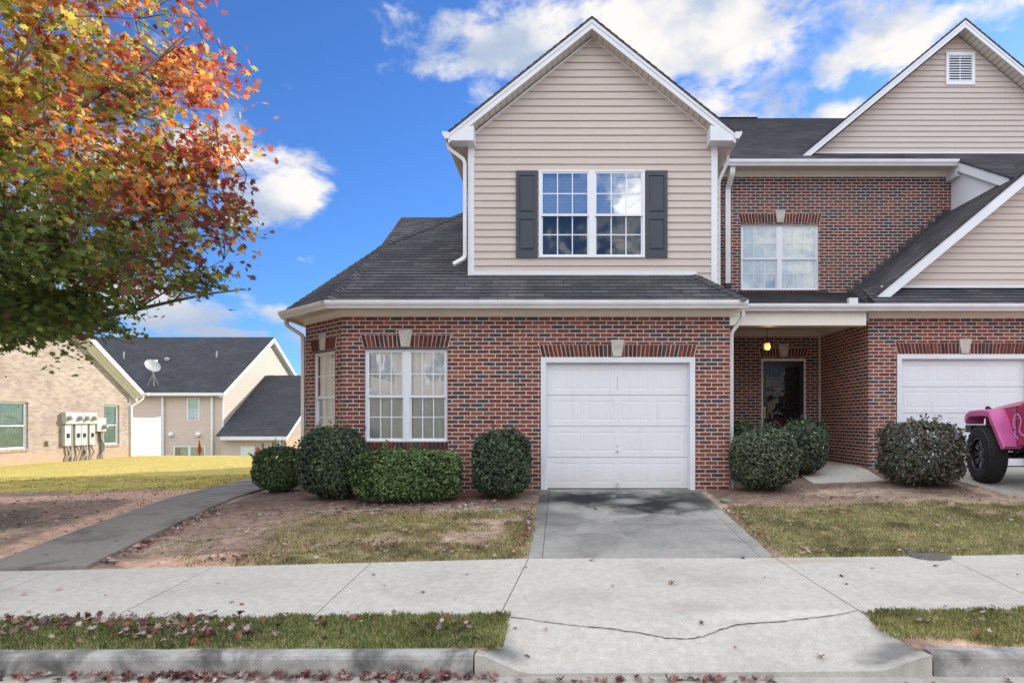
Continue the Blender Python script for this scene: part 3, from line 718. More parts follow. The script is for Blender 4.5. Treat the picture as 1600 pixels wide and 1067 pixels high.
def ground_colour(x, y):
    n = fbm(x, y, .9, 21); m = fbm(x, y, 3.5, 31); k = fbm(x, y, 9, 41)
    def C(*c): return np.array(c)
    def mix(a, b, t): return a*(1-t[..., None])+b*t[..., None]
    dirt = C(.225, .158, .122); pink = C(.47, .30, .22); dark = C(.115, .083, .067); straw = C(.27, .22, .12); tan = C(.36, .27, .20)
    col = np.broadcast_to(dirt, x.shape+(3,)).copy()
    col = mix(col, tan, sst(n+.4*(m-.5), .48, .72)); col = mix(col, dark, sst(m, .55, .8)*.6)
    # dark mulch close to the walls
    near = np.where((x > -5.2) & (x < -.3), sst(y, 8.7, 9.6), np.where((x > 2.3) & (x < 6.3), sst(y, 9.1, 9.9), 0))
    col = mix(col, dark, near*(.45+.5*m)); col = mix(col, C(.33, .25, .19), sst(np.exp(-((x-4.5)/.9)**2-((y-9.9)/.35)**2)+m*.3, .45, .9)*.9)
    # clay beside the path
    pk = np.exp(-((x+3.9)/1.0)**2-((y-6.85)/.32)**2)*1.3+np.exp(-((y-11.5-(x+8)*.12)/.75)**2)*(x < path_x(y))*1.1+np.exp(-((x-path_x(y)+.75)/.45)**2)*(y < 11.5)*(y > 6.5)*1.1
    pk += np.exp(-((x-2.9)/.55)**2-((y-6.75)/.12)**2)*1.1+np.exp(-((x-3.2)/.6)**2-((y-4.55)/.12)**2)*1.4
    col = mix(col, pink, np.clip(sst(pk+.5*(m-.5), .35, .8), 0, 1)*.9)
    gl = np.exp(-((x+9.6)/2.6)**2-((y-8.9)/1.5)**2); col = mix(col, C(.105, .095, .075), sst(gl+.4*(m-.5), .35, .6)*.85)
    g = grass_amount(x, y)
    turf = mix(np.broadcast_to(straw, x.shape+(3,)), C(.13, .13, .045), sst(m, .35, .7))
    turf = np.where((y < 5.2)[..., None], mix(turf, np.broadcast_to(C(.085, .10, .04), turf.shape), np.full(x.shape, .6)), turf)
    col = mix(col, turf, g*.85)
    lawn = (y > 11.5)*(x < -5)*g
    lc = mix(np.broadcast_to(C(.35, .275, .085), x.shape+(3,)), C(.27, .24, .075), sst(k, .4, .7)); col = mix(col, lc, lawn)
    fn = np.clip((y-33)/5, 0, 1); col = mix(col, C(.10, .11, .05), fn)
    return np.clip(col*(1.2+.45*k)[..., None], 0, .9)
def apron_z(x, y):
    """the drive's flared apron falls to the road edge, its wings curl up to the kerb"""
    t = sst(5.06-y, 0, .72); base = zf(x, y)
    low = zf(x, np.full(np.shape(x), 5.06))-.172*t
    e = np.maximum(sst(-.22-x, 0, .38), sst(x-2.12, 0, .42))*sst(5.0-y, 0, .4)
    return np.where(y > 5.06, base, low*(1-e)+(np.minimum(base, -.455))*e)+.004
# terrain sheet
xs = np.concatenate([[-900, -300, -120, -70, -45], np.arange(-30, -12, .6), np.arange(-12, 8.4, .085), np.arange(8.6, 14, .5), [16, 20, 30, 60, 120, 300, 900]])
ys = np.concatenate([[-900, -300, -60, -20, -8, -2, 2, 3.6, 4.30, 4.405, 4.44], np.arange(4.52, 12.6, .085), np.arange(12.8, 30, .35), np.arange(31, 48, 1), [60, 90, 150, 300, 700, 2500]])
X, Y = np.meshgrid(xs, ys)
Z = zf(X, Y)-.004
Z += ((fbm(X, Y, 1.6, 3)-.5)*.05+(fbm(X, Y, 7, 4)-.5)*.03)*((Y > 6.75) & (Y < 40) & (np.abs(X) < 30))*sst(np.abs(X-.95), 1.35, 1.9)*sst(np.abs(X-path_x(Y)), .6, 1.0)
Z = np.where(Y < 4.42, -.66, Z)
ap = (X > -.50) & (X < 2.40) & (Y > 4.2) & (Y < 5.9); Z = np.where(ap, Z-.26, Z)
walk = ((Y > 5.14) & (Y < 6.56)) | ((X > -.30) & (X < 2.20) & (Y < 10.6) & (Y > 4.4)) | ((np.abs(X-path_x(Y)) < .48) & (Y > 6) & (Y < 24)) | ((X > 6.75) & (X < 9) & (Y < 12) & (Y > 6)) | ((X > 4.3) & (X < 5.6) & (Y > 11) & (Y < 14.3))
Z = np.where(walk, Z-.05, Z)
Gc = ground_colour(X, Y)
ny, nx = X.shape
me = bpy.data.meshes.new('ground'); idx = np.arange(nx*ny).reshape(ny, nx)
F_ = np.stack([idx[:-1, :-1], idx[:-1, 1:], idx[1:, 1:], idx[1:, :-1]], -1).reshape(-1, 4)
def fast_mesh(me, V, Fc, k):
    me.vertices.add(len(V)); me.vertices.foreach_set('co', V.astype(np.float32).ravel())
    nf = len(Fc); me.loops.add(nf*k); me.loops.foreach_set('vertex_index', Fc.astype(np.int32).ravel())
    me.polygons.add(nf); me.polygons.foreach_set('loop_start', (np.arange(nf)*k).astype(np.int32)); me.polygons.foreach_set('loop_total', np.full(nf, k, np.int32)); me.update(calc_edges=True); me.validate()
fast_mesh(me, np.stack([X, Y, Z], -1).reshape(-1, 3), F_, 4)
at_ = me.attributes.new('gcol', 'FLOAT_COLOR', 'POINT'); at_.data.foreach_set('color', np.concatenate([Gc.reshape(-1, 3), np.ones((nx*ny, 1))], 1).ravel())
me.polygons.foreach_set('use_smooth', [True]*len(me.polygons)); me.materials.append(M['ground'])
g_ = bpy.data.objects.new('ground', me); COL.objects.link(g_); tag(g_, 'bare reddish soil and thin lawn around the brick houses', 'ground', kind='structure')

def patch(mb, c, nu, nv, h, zfun=None, skirt=.07):
    """paved slab between 4 corners (x,y) anticlockwise, following the ground"""
    P = np.zeros((nv+1, nu+1, 3))
    for j in range(nv+1):
        for i in range(nu+1):
            u, v = i/nu, j/nv
            x = (c[0][0]*(1-u)+c[1][0]*u)*(1-v)+(c[3][0]*(1-u)+c[2][0]*u)*v; y = (c[0][1]*(1-u)+c[1][1]*u)*(1-v)+(c[3][1]*(1-u)+c[2][1]*u)*v
            z = (zfun or zf)(np.array(float(x)), np.array(float(y))); P[j, i] = (x, y, float(z)+h)
    for j in range(nv):
        for i in range(nu): mb.poly([P[j, i], P[j, i+1], P[j+1, i+1], P[j+1, i]])
    edge = [(0, i) for i in range(nu)]+[(j, nu) for j in range(nv)]+[(nv, i) for i in range(nu, 0, -1)]+[(j, 0) for j in range(nv, 0, -1)]
    n = len(edge)
    for k in range(n):
        a = P[edge[k]]; b = P[edge[(k+1) % n]]; d = np.array([0, 0, skirt]); mb.poly([a-d, b-d, b, a])
G = .005
# pavement: slabs split by sawn joints
sw = MB()
jl = [-12.2, -10.45, -8.75, -6.9, -5.16, -3.47, -1.93+.0]
for a, b in ((-40, -24), (-24, -16), (-16, -12.15), (-12.15, -10.4), (-10.4, -8.6), (-8.6, -6.85), (-6.85, -5.2), (-5.2, -3.62), (-3.62, -1.99)):
    patch(sw, [(a+G, 5.08), (b-G, 5.08), (b-G, 6.63), (a+G, 6.63)], 6, 4, 0)
patch(sw, [(-1.99+G, 5.08), (-.502-G, 5.08), (-.36-G, 6.63), (-1.99+G, 6.63)], 5, 4, 0)
patch(sw, [(2.372+G, 5.08), (3.92-G, 5.08), (3.92-G, 6.63), (2.19+G, 6.63)], 5, 4, 0)
for a, b in ((3.92, 5.6), (5.6, 7.3), (7.3, 9), (9, 12), (12, 20), (20, 40)): patch(sw, [(a+G, 5.08), (b-G, 5.08), (b-G, 6.63), (a+G, 6.63)], 5, 4, 0)
tag(sw.build('sidewalk', 'concrete'), 'pale concrete sidewalk crossing in front of the houses', 'sidewalk', kind='structure')
dr = MB()
patch(dr, [(-.505+G, 5.06), (2.372-G, 5.06), (2.19-G, 6.63), (-.36+G, 6.63)], 12, 8, .0)
patch(dr, [(-.60, 4.335), (2.50, 4.335), (2.372-G, 5.06), (-.505+G, 5.06)], 40, 14, .0, zfun=lambda x, y: apron_z(x, y)-.004, skirt=.2)
ap_o = dr.build('driveway_apron', 'concrete'); tag(ap_o, 'pale flared concrete driveway apron running down to the road', 'driveway', kind='structure')
# the long wandering crack across the apron
ck = MB(); pts = []
for (px, py) in ((779, 963), (812, 966), (850, 971), (880, 974), (930, 977), (968, 980), (1010, 984), (1040, 988), (1075, 989), (1098, 987), (1130, 980), (1150, 976), (1185, 974), (1230, 972), (1270, 968), (1300, 966), (1343, 957)):
    yy = 1915.8/(py-583); xx = (px-880)*yy/1000; pts.append((xx, yy))
full = []
for i in range(len(pts)-1):
    for t in np.linspace(0, 1, 6)[:-1]:
        full.append((pts[i][0]*(1-t)+pts[i+1][0]*t, pts[i][1]*(1-t)+pts[i+1][1]*t+rng.normal(0, .004)))
full.append(pts[-1])
for i in range(len(full)-1):
    (xa, ya), (xb, yb) = full[i], full[i+1]; wd = .003+.004*rng.random(); za = float(apron_z(np.array(xa), np.array(ya)))+.002; zb = float(apron_z(np.array(xb), np.array(yb)))+.002
    ck.poly([(xa, ya-wd, za), (xb, yb-wd, zb), (xb, yb+wd, zb), (xa, ya+wd, za)])
ck.build('crack', 'crack', ap_o)
dd = MB()
yj = 1915.8/(820-583)
# side bands are tooled along both edges
def dx(y): t = (y-6.63)/(10.55-6.63); return -.36*(1-t)-.37*t, 2.19*(1-t)+2.22*t
for (ya, yb) in ((6.63+G, yj-.006), (yj+.006, 10.36), (10.372, 10.60)):
    la, ra = dx(ya); lb, rb = dx(yb)
    for (f0, f1) in ((0, .14), (.146, None)):
        if f1 is None: patch(dd, [(la+f0, ya), (ra-.146, ya), (rb-.146, yb), (lb+f0, yb)], 8, 4, .002)
        else:
            patch(dd, [(la, ya), (la+f1, ya), (lb+f1, yb), (lb, yb)], 1, 4, .002); patch(dd, [(ra-f1, ya), (ra, ya), (rb, yb), (rb-f1, yb)], 1, 4, .002)
tag(dd.build('driveway', 'concrete_dark'), 'weathered dark stained concrete driveway in front of the nearer garage', 'driveway', kind='structure')
pt = MB(); yy = [6.645, 7.75, 8.2, 9.5, 11.0, 12.6, 14.2, 16, 18, 20]
for a, b in zip(yy[:-1], yy[1:]):
    wa = .57; patch(pt, [(float(path_x(a))-wa, a+.006), (float(path_x(a))+wa, a+.006), (float(path_x(b))+wa, b-.006), (float(path_x(b))-wa, b-.006)], 3, 3, .035, skirt=.12)
tag(pt.build('footpath', 'concrete_path'), 'dark weathered concrete path along the left side of the brick house', 'path', kind='structure')
nd = MB(); patch(nd, [(6.72, 6.64), (9.3, 6.64), (9.25, 9.3), (6.66, 9.3)], 4, 4, .004); patch(nd, [(6.66, 9.312), (9.25, 9.312), (9.2, 12.05), (6.40, 12.05)], 4, 4, .004)
tag(nd.build('neighbour_driveway', 'concrete'), 'concrete driveway under the pink off-road vehicle', 'driveway', kind='structure')
ps = MB()
patch(ps, [(3.0, 12.3), (5.69, 12.3), (5.69, 14.19), (3.0, 14.19)], 3, 3, .02); patch(ps, [(4.15, 10.62), (5.35, 10.62), (5.69, 12.29), (4.3, 12.29)], 3, 3, .01, skirt=.12)
tag(ps.build('porch_slab', 'concrete'), 'concrete porch floor and entry walk beside the recessed front door', 'porch floor', kind='structure')
# kerb and road
kb = MB()
KP = [(0, -.2), (0, 0), (-.085, 0), (-.105, -.012), (-.118, -.035), (-.135, -.155), (-.135, -.2)]
def kerb(x0, x1, n):
    for i in range(n):
        a, b = x0+(x1-x0)*i/n, x0+(x1-x0)*(i+1)/n; za, zb = zs(a, 4.45)-.002, zs(b, 4.45)-.002
        A = [Vector((a, 4.465+p, za+q)) for p, q in KP]; B = [Vector((b, 4.465+p, zb+q)) for p, q in KP]
        for j in range(len(KP)-1): kb.poly([A[j], A[j+1], B[j+1], B[j]][::-1])
        if i in (0, n-1): kb.poly(A if i == 0 else B)
kerb(-40, -7.2, 6); kerb(-7.192, -4.2, 3); kerb(-4.19, -.612, 4); kerb(2.512, 5.5, 3); kerb(5.51, 8.4, 3); kerb(8.41, 40, 4)
tag(kb.build('kerb', 'kerb_concrete', smooth_=True), 'grey concrete kerb stained along its face', 'kerb', kind='structure')
rd = MB(); rd.box(-60, 60, 3.85, 4.36, -.8, -.600); tag(rd.build('road_gutter', 'gutter_concrete'), 'concrete gutter strip at the foot of the kerb', 'gutter strip', kind='structure')
rd = MB(); rd.box(-60, 60, -7, 3.84, -.8, -.605); tag(rd.build('road', 'asphalt'), 'grey asphalt road in front of the kerb', 'road', kind='structure')

# ================================================================== the end townhouse
H1 = thing('townhouse', (-.45, 10.53, 0), 'red brick and beige siding end townhouse with white single garage door and front gable', 'townhouse')
YF = 10.526; FF = front(YF)
w = MB()
W1 = (-3.27, -1.905, .79, 2.316); GD = (-.337, 2.137, -.5, 2.147)
wall(w, FF, -3.63, 2.74, -.4, 2.86, [W1, GD], .10)
CH = Fr((-4.6, 11.43, 0), (.97, -.904, 0), (-.904, -.97, 0)); CL_ = 1.326
CW = (.27, 1.07, .79, 2.316); wall(w, CH, 0, CL_, -.6, 2.86, [CW], .10)
FL = Fr((-4.6, 21, 0), (0, -1, 0), (-1, 0, 0)); wall(w, FL, 0, 21-11.43, -.8, 2.86)
FRt = Fr((2.74, 10.526, 0), (0, 1, 0), (1, 0, 0)); wall(w, FRt, 0, 14.2-10.526, -.4, 3.3)
FB = Fr((2.74, 21, 0), (-1, 0, 0), (0, 1, 0)); wall(w, FB, 0, 7.34, -.8, 2.86)
w.build('brick_wall', 'brick', H1)
window(H1, FF, *W1, cover='vblind', cover2=None, rec=.055, glass=('glass', 'glass_screen'))
window(H1, CH, CW[0], CW[1], CW[2], CW[3], n=1, cover='curtain', cover_z=(0, 1), rec=.055, glass=('glass', 'glass'))
brick_sill(H1, FF, W1[0]-.02, W1[1]+.02, W1[2]); brick_sill(H1, CH, CW[0]-.02, CW[1]+.02, CW[2])
lintel(H1, FF, W1[0]-.01, W1[1]+.01, 2.335, 2.545, key=-2.59); lintel(H1, CH, CW[0]-.01, CW[1]+.01, 2.335, 2.545, key=.67)
lintel(H1, FF, GD[0]-.01, GD[1]+.01, 2.175, 2.385, key=.89)
for F_, a, b in ((FF, W1[0], W1[1]), (CH, CW[0], CW[1]), (FF, GD[0], GD[1])):
    sb = MB(); sb.box(a, b, -.09, .003, (2.316 if F_ is not FF or a < -1 else 2.147)+.001, (2.316 if F_ is not FF or a < -1 else 2.147)+.02, F_); sb.build('steel_lintel', 'flash_metal', H1)
stk = MB(); stk.box(-3.205, -3.09, -.066, -.062, 1.60, 1.675, FF); so_ = stk.build('sticker', 'sticker', H1)
st2 = MB()
for z in (1.612, 1.645): st2.box(-3.20, -3.10, -.062, -.0605, z, z+.014, FF)
st2.build('lettering', 'sticker_ink', so_)
garage_door(H1, FF, GD[0], GD[1], .0, GD[3])
# frieze, soffit and gutter around the lower eaves
def eave(parent, path_wall, outs, z0, z1, over, gz, fr='warm_white', gm='gutter_white', end_over=(0, 0)):
    mb = MB(); mb.sweep([(0.0, z0), (.03, z0), (.03, z1), (0, z1)], path_wall, outs); mb.sweep([(.031, z0+.062), (.045, z0+.072), (.045, z1-.001), (.031, z1-.001)], path_wall, outs)
    f = mb.build('frieze', fr, parent)
    sf = MB(); sf.sweep([(.03, z1), (over, z1), (over, z1+.012), (.03, z1+.012)], path_wall, outs)
    sf.build('soffit', 'soffit', f)
    fb = MB(); fb.sweep([(over, z1-.01), (over+.02, z1-.01), (over+.02, gz), (over, gz)], path_wall, outs); fb.build('fascia', 'cream', f)
    return f
o45 = Vector((-.4142, -1, 0)); oc1 = Vector((-1, -.4142, 0))
pw = [(2.90, YF, 0), (-3.63, YF, 0), (-4.6, 11.43, 0), (-4.6, 20.9, 0)]
ow = [Vector((0, -1, 0)), Vector((-.40, -1, 0)), Vector((-1, -.43, 0)), Vector((-1, 0, 0))]
eave(H1, pw, ow, 2.845, 2.955, .24, 3.03)
pg = [(2.94, YF-.262, 2.925), (-3.63-.105, YF-.262, 2.925), (-4.6-.30, 11.43-.125, 2.925), (-4.90, 20.9, 2.925)]
gutter(H1, pg, ow)
# lower roofs
E = 3.045
A0 = Vector((-3.77, 10.17, E)); B0 = Vector((-5.03, 11.42, E)); Nn = Vector((-3.46, 12.48, 4.585)); Tt = Vector((-2.11, 14.36, 5.835)); T2 = Vector((-1.55, 15.14, 6.36))
er = Vector((2.93, 10.17, E)); yr = 11.12; zr = E+.667*(yr-10.17); rr = Vector((2.28, yr, zr))
lr = MB(); v0 = None
Lf = Vector((0, 1, .667)).normalized(); v00 = A0.dot(Lf)
roofplane(lr, [A0, er, rr, Vector((-1.58, yr, zr)), Vector((-3.62, yr, zr))][:3]+[Vector((A0.x+(Nn.x-A0.x)*(yr-10.17)/(Nn.y-10.17), yr, zr))], v0=v00)
xh = A0.x+(Nn.x-A0.x)*(yr-10.17)/(Nn.y-10.17)
roofplane(lr, [Vector((xh, yr, zr)), Vector((-1.58, yr, zr)), Vector((-1.58, 15.1, E+.667*4.93)), Nn], v0=v00)
roofplane(lr, [B0, A0, Nn]); roofplane(lr, [Vector((-5.03, 15.2, E)), B0, Nn, Vector((-2.4, 15.2, 5.6))])
roofplane(lr, [er, Vector((2.93, 14.2, E)), Vector((2.25, 14.2, 3.65)), rr])
roof_lo = lr.build('roof', 'shingle', H1)
for q in ((A0+Vector((0.02, 0, .02)), Nn, .12), (Nn, T2, .12), (B0, Nn, .10), (er, rr, .13)):
    hc = MB(); hipcap(hc, *q); hc.build('ridge_cap', 'shingle', roof_lo)
fl = MB(); fl.box(-1.6, 2.28, 11.055, 11.085, zr-.03, zr+.035); fl.prism([(2.28, 11.06, zr-.03), (2.72, 11.06, 3.2), (2.72, 11.06, 3.26), (2.28, 11.06, zr+.035)], (0, .02, 0)); fl.build('flashing', 'white_trim', roof_lo)
f2 = MB(); f2.poly([(-1.6, 10.93, zr-.13+.012), (2.3, 10.93, zr-.13+.012), (2.3, 11.06, zr-.035), (-1.6, 11.06, zr-.035)]); f2.build('flashing', 'flash_metal', roof_lo)
# rear single-storey roof seen over the hip
rr_ = MB(); roofplane(rr_, [(-4.3, 14.0, 4.53), (-1.7, 14.0, 4.53), (-1.7, 17, 6.53), (-4.3, 17, 6.53)]); roofplane(rr_, [(-4.3, 17, 6.53), (-1.7, 17, 6.53), (-1.7, 21.2, 3.7), (-4.3, 21.2, 3.7)])
rr_.build('roof', 'shingle', H1)
gw = MB(); siding_wall(gw, Fr((-4.25, 21, 0), (0, -1, 0), (-1, 0, 0)), [(0, 2.8), (8, 2.8), (6, 4.9), (4, 6.35), (0.3, 4.1)]); gw.build('siding_wall', 'siding', H1)
# upper storey
YU = 11.09; FU = front(YU); cxu = .51
UW = (-.42, 1.41, 3.955, 5.46)
s = MB(); zpk, hw = 7.765, 2.10
siding_wall(s, FU, [(cxu-hw, 3.3), (cxu+hw, 3.3), (cxu+hw, zpk-.80*hw), (cxu, zpk), (cxu-hw, zpk-.80*hw)], [UW], v0=3.69-3*.1256)
siding_wall(s, Fr((cxu-hw-.06, 20, 0), (0, -1, 0), (-1, 0, 0)), [(0, 3.3), (20-YU, 3.3), (20-YU, 6.0), (0, 6.0)])
siding_wall(s, Fr((cxu+hw+.06, YU, 0), (0, 1, 0), (1, 0, 0)), [(0, 3.2), (14.2-YU, 3.2), (14.2-YU, 6.0), (0, 6.0)])
s.build('siding_wall', 'siding', H1)
t = MB()
for sg in (-1, 1):
    xc = cxu+sg*(hw+.005)
    t.box(xc-.055, xc+.055, YU-.028, YU+.05, 3.2, 5.93)
    tz = lambda d: zpk-.80*d-.01
    t.prism([(cxu, YU-.022, zpk+.01), (cxu+sg*hw, YU-.022, tz(hw)+.01), (cxu+sg*hw, YU-.022, tz(hw)-.035), (cxu, YU-.022, zpk-.035)], (0, .02, 0))
t.build('corner_board', 'white_trim', H1, bevel=.004)
window(H1, FU, *UW, cover='blind', cover_z=(.52, 1), rec=-.03, thick=.06, glass=('glass_sky', 'glass_dark'), side=.065, mull=.145, cover2=('curtain_olive', (0, .5)))
sh = MB()
for a0, a1 in ((-.815, -.445), (1.425, 1.80)):
    b0, b1 = 3.95, 5.45
    c = .022; D_ = .045
    sh.box(a0, a1, c-.01, c+.008, b0, b1, FU)
    for q in ((a0, a0+.055), (a1-.055, a1)): sh.box(q[0], q[1], c+.0, D_, b0, b1, FU)
    for z0, z1 in ((b0, b0+.13), (b0+.66, b0+.78), (b1-.085, b1)): sh.box(a0+.055, a1-.055, c, D_-.001, z0, z1, FU)
    for z0, z1 in ((b0+.13, b0+.66), (b0+.78, b1-.085)):
        x0, x1 = a0+.055, a1-.055; prev = None
        for ins, dep in ((.004, 0.030), (.03, .038), (.034, .042)):
            q = [FU(x0+ins, z0+ins, dep), FU(x1-ins, z0+ins, dep), FU(x1-ins, z1-ins, dep), FU(x0+ins, z1-ins, dep)]
            if prev:
                for i in range(4): sh.poly([prev[i], prev[(i+1) % 4], q[(i+1) % 4], q[i]])
            prev = q
        sh.poly(prev)
    sh.build('shutter', 'shutter', H1, bevel=.003); sh = MB()
gr = gable_roof(H1, .486, 2.43, 7.96, .80, 10.80, 16.0, YU, fh=.20)
for sg in (-1, 1):
    rt = MB(); cx = .486
    a = [(cx+sg*2.40, 10.815, 5.975), (cx+sg*2.40, 10.815, 5.865), (cx+sg*2.0, 10.815, 5.865), (cx+sg*2.0, 10.815, 6.13)]
    rt.prism(a, (0, .27, 0)); rt.build('cornice_return', 'white_trim', H1, bevel=.004)
# side soffits and gutters of the upper roof
for sg in (-1, 1):
    sf = MB(); sf.box(*sorted((.486+sg*2.12, .486+sg*2.40)), 11.1, 13.9, 5.865, 5.89); sf.build('soffit', 'soffit', H1)
gutter(H1, [(-1.925, 10.80, 5.895), (-1.925, 15.0, 5.895)], [Vector((-1, 0, 0))]*2); gutter(H1, [(2.90, 10.80, 5.895), (2.90, 13.75, 5.895)], [Vector((1, 0, 0))]*2)
downspout(H1, [(-1.97, 10.98, 5.90), (-1.97, 10.98, 5.80), (-1.69, 11.0, 5.60), (-1.69, 11.0, 3.93), (-1.88, 10.93, 3.80)])
downspout(H1, [(2.95, 11.5, 5.90), (2.95, 11.5, 5.78), (2.79, 11.5, 5.42), (2.79, 11.5, 3.4)])
downspout(H1, [(-4.97, 11.50, 2.95), (-4.97, 11.50, 2.85), (-4.68, 11.52, 2.66), (-4.68, 11.52, -.1)], mat='warm_white')
downspout(H1, [(2.98, 10.62, 2.95), (2.98, 10.62, 2.84), (2.80, 10.66, 2.60), (2.80, 10.66, 0.0)], mat='gutter_white')
# main two-storey body behind
mr = MB(); ML = -1.7
zr2 = lambda y: 6.75+.6*(y-13.8)
roofplane(mr, [(ML, 13.75, zr2(13.75)), (2.745, 13.75, zr2(13.75)), (2.745, 20.9, zr2(20.9)), (ML, 20.9, zr2(20.9))]); roofplane(mr, [(ML, 20.9, zr2(20.9)), (2.745, 20.9, zr2(20.9)), (2.745, 29.2, 6.75), (ML, 29.2, 6.75)])
mr.build('roof', 'shingle', H1)
mw = MB(); siding_wall(mw, Fr((ML+.12, 29.1, 0), (0, -1, 0), (-1, 0, 0)), [(0, -.5), (15.1, -.5), (15.1, 6.55), (8.2, 10.75), (0, 6.55)]); siding_wall(mw, Fr((2.74, 29.1, 0), (-1, 0, 0), (0, 1, 0)), [(0, -.5), (4.3, -.5), (4.3, 6.6), (0, 6.6)])
siding_wall(mw, Fr((-4.6, 21.02, 0), (0, -1, 0), (-1, 0, 0)), [(0, -.5), (.3, -.5), (.3, 1), (0, 1)]); mw.build('siding_wall', 'siding', H1)

# ================================================================== the attached townhouse to the right
H2 = thing('townhouse', (7.5, 11.95, .27), 'attached brick townhouse with recessed black front door under a lit porch lamp', 'townhouse')
YE = 14.2; FE = front(YE); YG = 11.95; FG = front(YG)
ED = (4.40, 5.372, 0.0, 2.52); UW2 = (3.943, 5.674, 4.034, 5.48); GD2 = (6.26, 8.734, -.3, 2.345)
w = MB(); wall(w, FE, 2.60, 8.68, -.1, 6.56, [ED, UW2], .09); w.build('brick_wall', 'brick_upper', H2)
w = MB(); FS = Fr((5.70, 14.2, 0), (0, -1, 0), (-1, 0, 0)); wall(w, FS, 0, 2.25, -.1, 3.14)
wall(w, FG, 5.70, 13.2, -.2, 3.06, [GD2, (10.0, 11.4, 1.0, 2.4)], .10)
wall(w, Fr((13.2, 11.95, 0), (0, 1, 0), (1, 0, 0)), 0, 12, -.2, 3.06); w.build('brick_wall', 'brick', H2)
window(H2, FG, 10.0, 11.4, 1.0, 2.4, cover='vblind'); garage_door(H2, FG, GD2[0], GD2[1], .272, GD2[3], worn=False)
lintel(H2, FG, GD2[0]-.01, GD2[1]+.01, 2.375, 2.585, key=7.49); lintel(H2, FE, ED[0]-.01, ED[1]+.01, 2.55, 2.75, key=4.886); lintel(H2, FE, UW2[0]-.01, UW2[1]+.01, 5.515, 5.72, key=4.81)
window(H2, FE, *UW2, cover='curtain', rec=.05, glass=('glass_mid', 'glass_mid'), cover2=None); brick_sill(H2, FE, UW2[0]-.02, UW2[1]+.02, UW2[2])
# front door with its full-view storm door
dm = MB(); z0 = .30
x0, x1, zt = 4.43, 5.342, 2.46
dm.box(ED[0], x0, -.12, .01, z0, 2.515, FE); dm.box(x1, ED[1], -.12, .01, z0, 2.515, FE); dm.box(x0, x1, -.12, .01, zt, 2.515, FE)
fd = MB(); fd.box(x0, x1, -.115, -.10, z0, zt, FE)
for (a, b, c_, d) in ((.06, .29, 1.72, 2.02), (.40, .63, 1.72, 2.02), (.06, .29, .78, 1.60), (.40, .63, .78, 1.60), (.06, .29, .12, .66), (.40, .63, .12, .66)):
    a += x0+.11; b += x0+.11; c_ += z0; d += z0; prev = None
    for ins, dep in ((0, -.10), (.012, -.108), (.028, -.108), (.05, -.096)):
        q = [FE(a+ins, c_+ins, dep+.001), FE(b-ins, c_+ins, dep+.001), FE(b-ins, d-ins, dep+.001), FE(a+ins, d-ins, dep+.001)]
        if prev:
            for i in range(4): fd.poly([prev[i], prev[(i+1) % 4], q[(i+1) % 4], q[i]])
        prev = q
    fd.poly(prev)
door = fd.build('door', 'black_paint', H2); dm.build('door_frame', 'white_trim', door)
sd_ = MB(); sd_.box(x0, x0+.085, -.06, -.02, z0, zt, FE); sd_.box(x1-.085, x1, -.06, -.02, z0, zt, FE); sd_.box(x0+.085, x1-.085, -.06, -.02, zt-.13, zt, FE); sd_.box(x0+.085, x1-.085, -.06, -.02, z0, z0+.16, FE)
sd_.build('storm_door', 'black_paint', door, bevel=.004)
gp = MB(); gp.poly([FE(x0+.085, z0+.16, -.035), FE(x1-.085, z0+.16, -.035), FE(x1-.085, zt-.13, -.035), FE(x0+.085, zt-.13, -.035)]); gp.build('pane', 'storm_glass', door)
hn = MB(); hn.box(x0+.025, x0+.06, -.02, -.008, 1.20, 1.44, FE); hn.tube([FE(x0+.042, 1.25, -.01), FE(x0+.042, 1.27, .03), FE(x0+.042, 1.38, .03), FE(x0+.042, 1.40, -.01)], .009); hn.build('handle', 'brass', door)
kn = MB(); kn.lathe([(.0, .0), (.022, .004), (.018, .018), (0, .022)], FE(x0+.455, 2.05, -.10), FE.n, 12)
kn.tube([FE(x0+.455+.035*math.sin(t), 2.01-.035*math.cos(t)+.02, -.085) for t in np.linspace(.6, 5.7, 14)], .006, 6); kn.build('knocker', 'brass', door)
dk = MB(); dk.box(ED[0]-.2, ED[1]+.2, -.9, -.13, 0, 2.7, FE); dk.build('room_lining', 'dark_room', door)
# porch beam, ceiling and back frieze
pb = MB(); pb.box(2.80, 5.55, -.0, .22, 2.88, 3.155, FG); pb.box(2.80, 5.62, .2, .235, 3.12, 3.16, FG)
n_ = 40
for i in range(n_): pb.box(2.82+i*.0685, 2.82+i*.0685+.060, .22, .2235, 2.885, 3.115, FG)
pb.build('porch_beam', 'warm_white', H2)
pc = MB(); pc.box(2.75, 5.70, -2.25, -.0, 3.145, 3.17, FG); pc.build('porch_ceiling', 'soffit', H2)
pf = MB(); pf.box(2.76, 5.70, 0, .03, 3.0, 3.145, FE); pf.box(5.66, 5.70, .03, 2.25, 3.0, 3.144, FE); pf.build('frieze', 'soffit', H2)
cb = MB(); cb.box(5.665, 5.70, .0, .035, .3, 3.0, FE); cb.build('caulk_joint', 'soffit', H2)
eave(H2, [(13.4, YG, 0), (5.70, YG, 0)], [Vector((0, -1, 0)), Vector((-.25, -1, 0))], 3.045, 3.16, .24, 3.235)
gutter(H2, [(13.5, YG-.262, 3.13), (2.86, YG-.262, 3.13)], [Vector((0, -1, 0))]*2)
ge = MB(); ge.box(5.18, 5.34, .27, .36, 3.255, 3.36, FG); ge.build('gutter_splash_guard', 'gutter_white', H2)
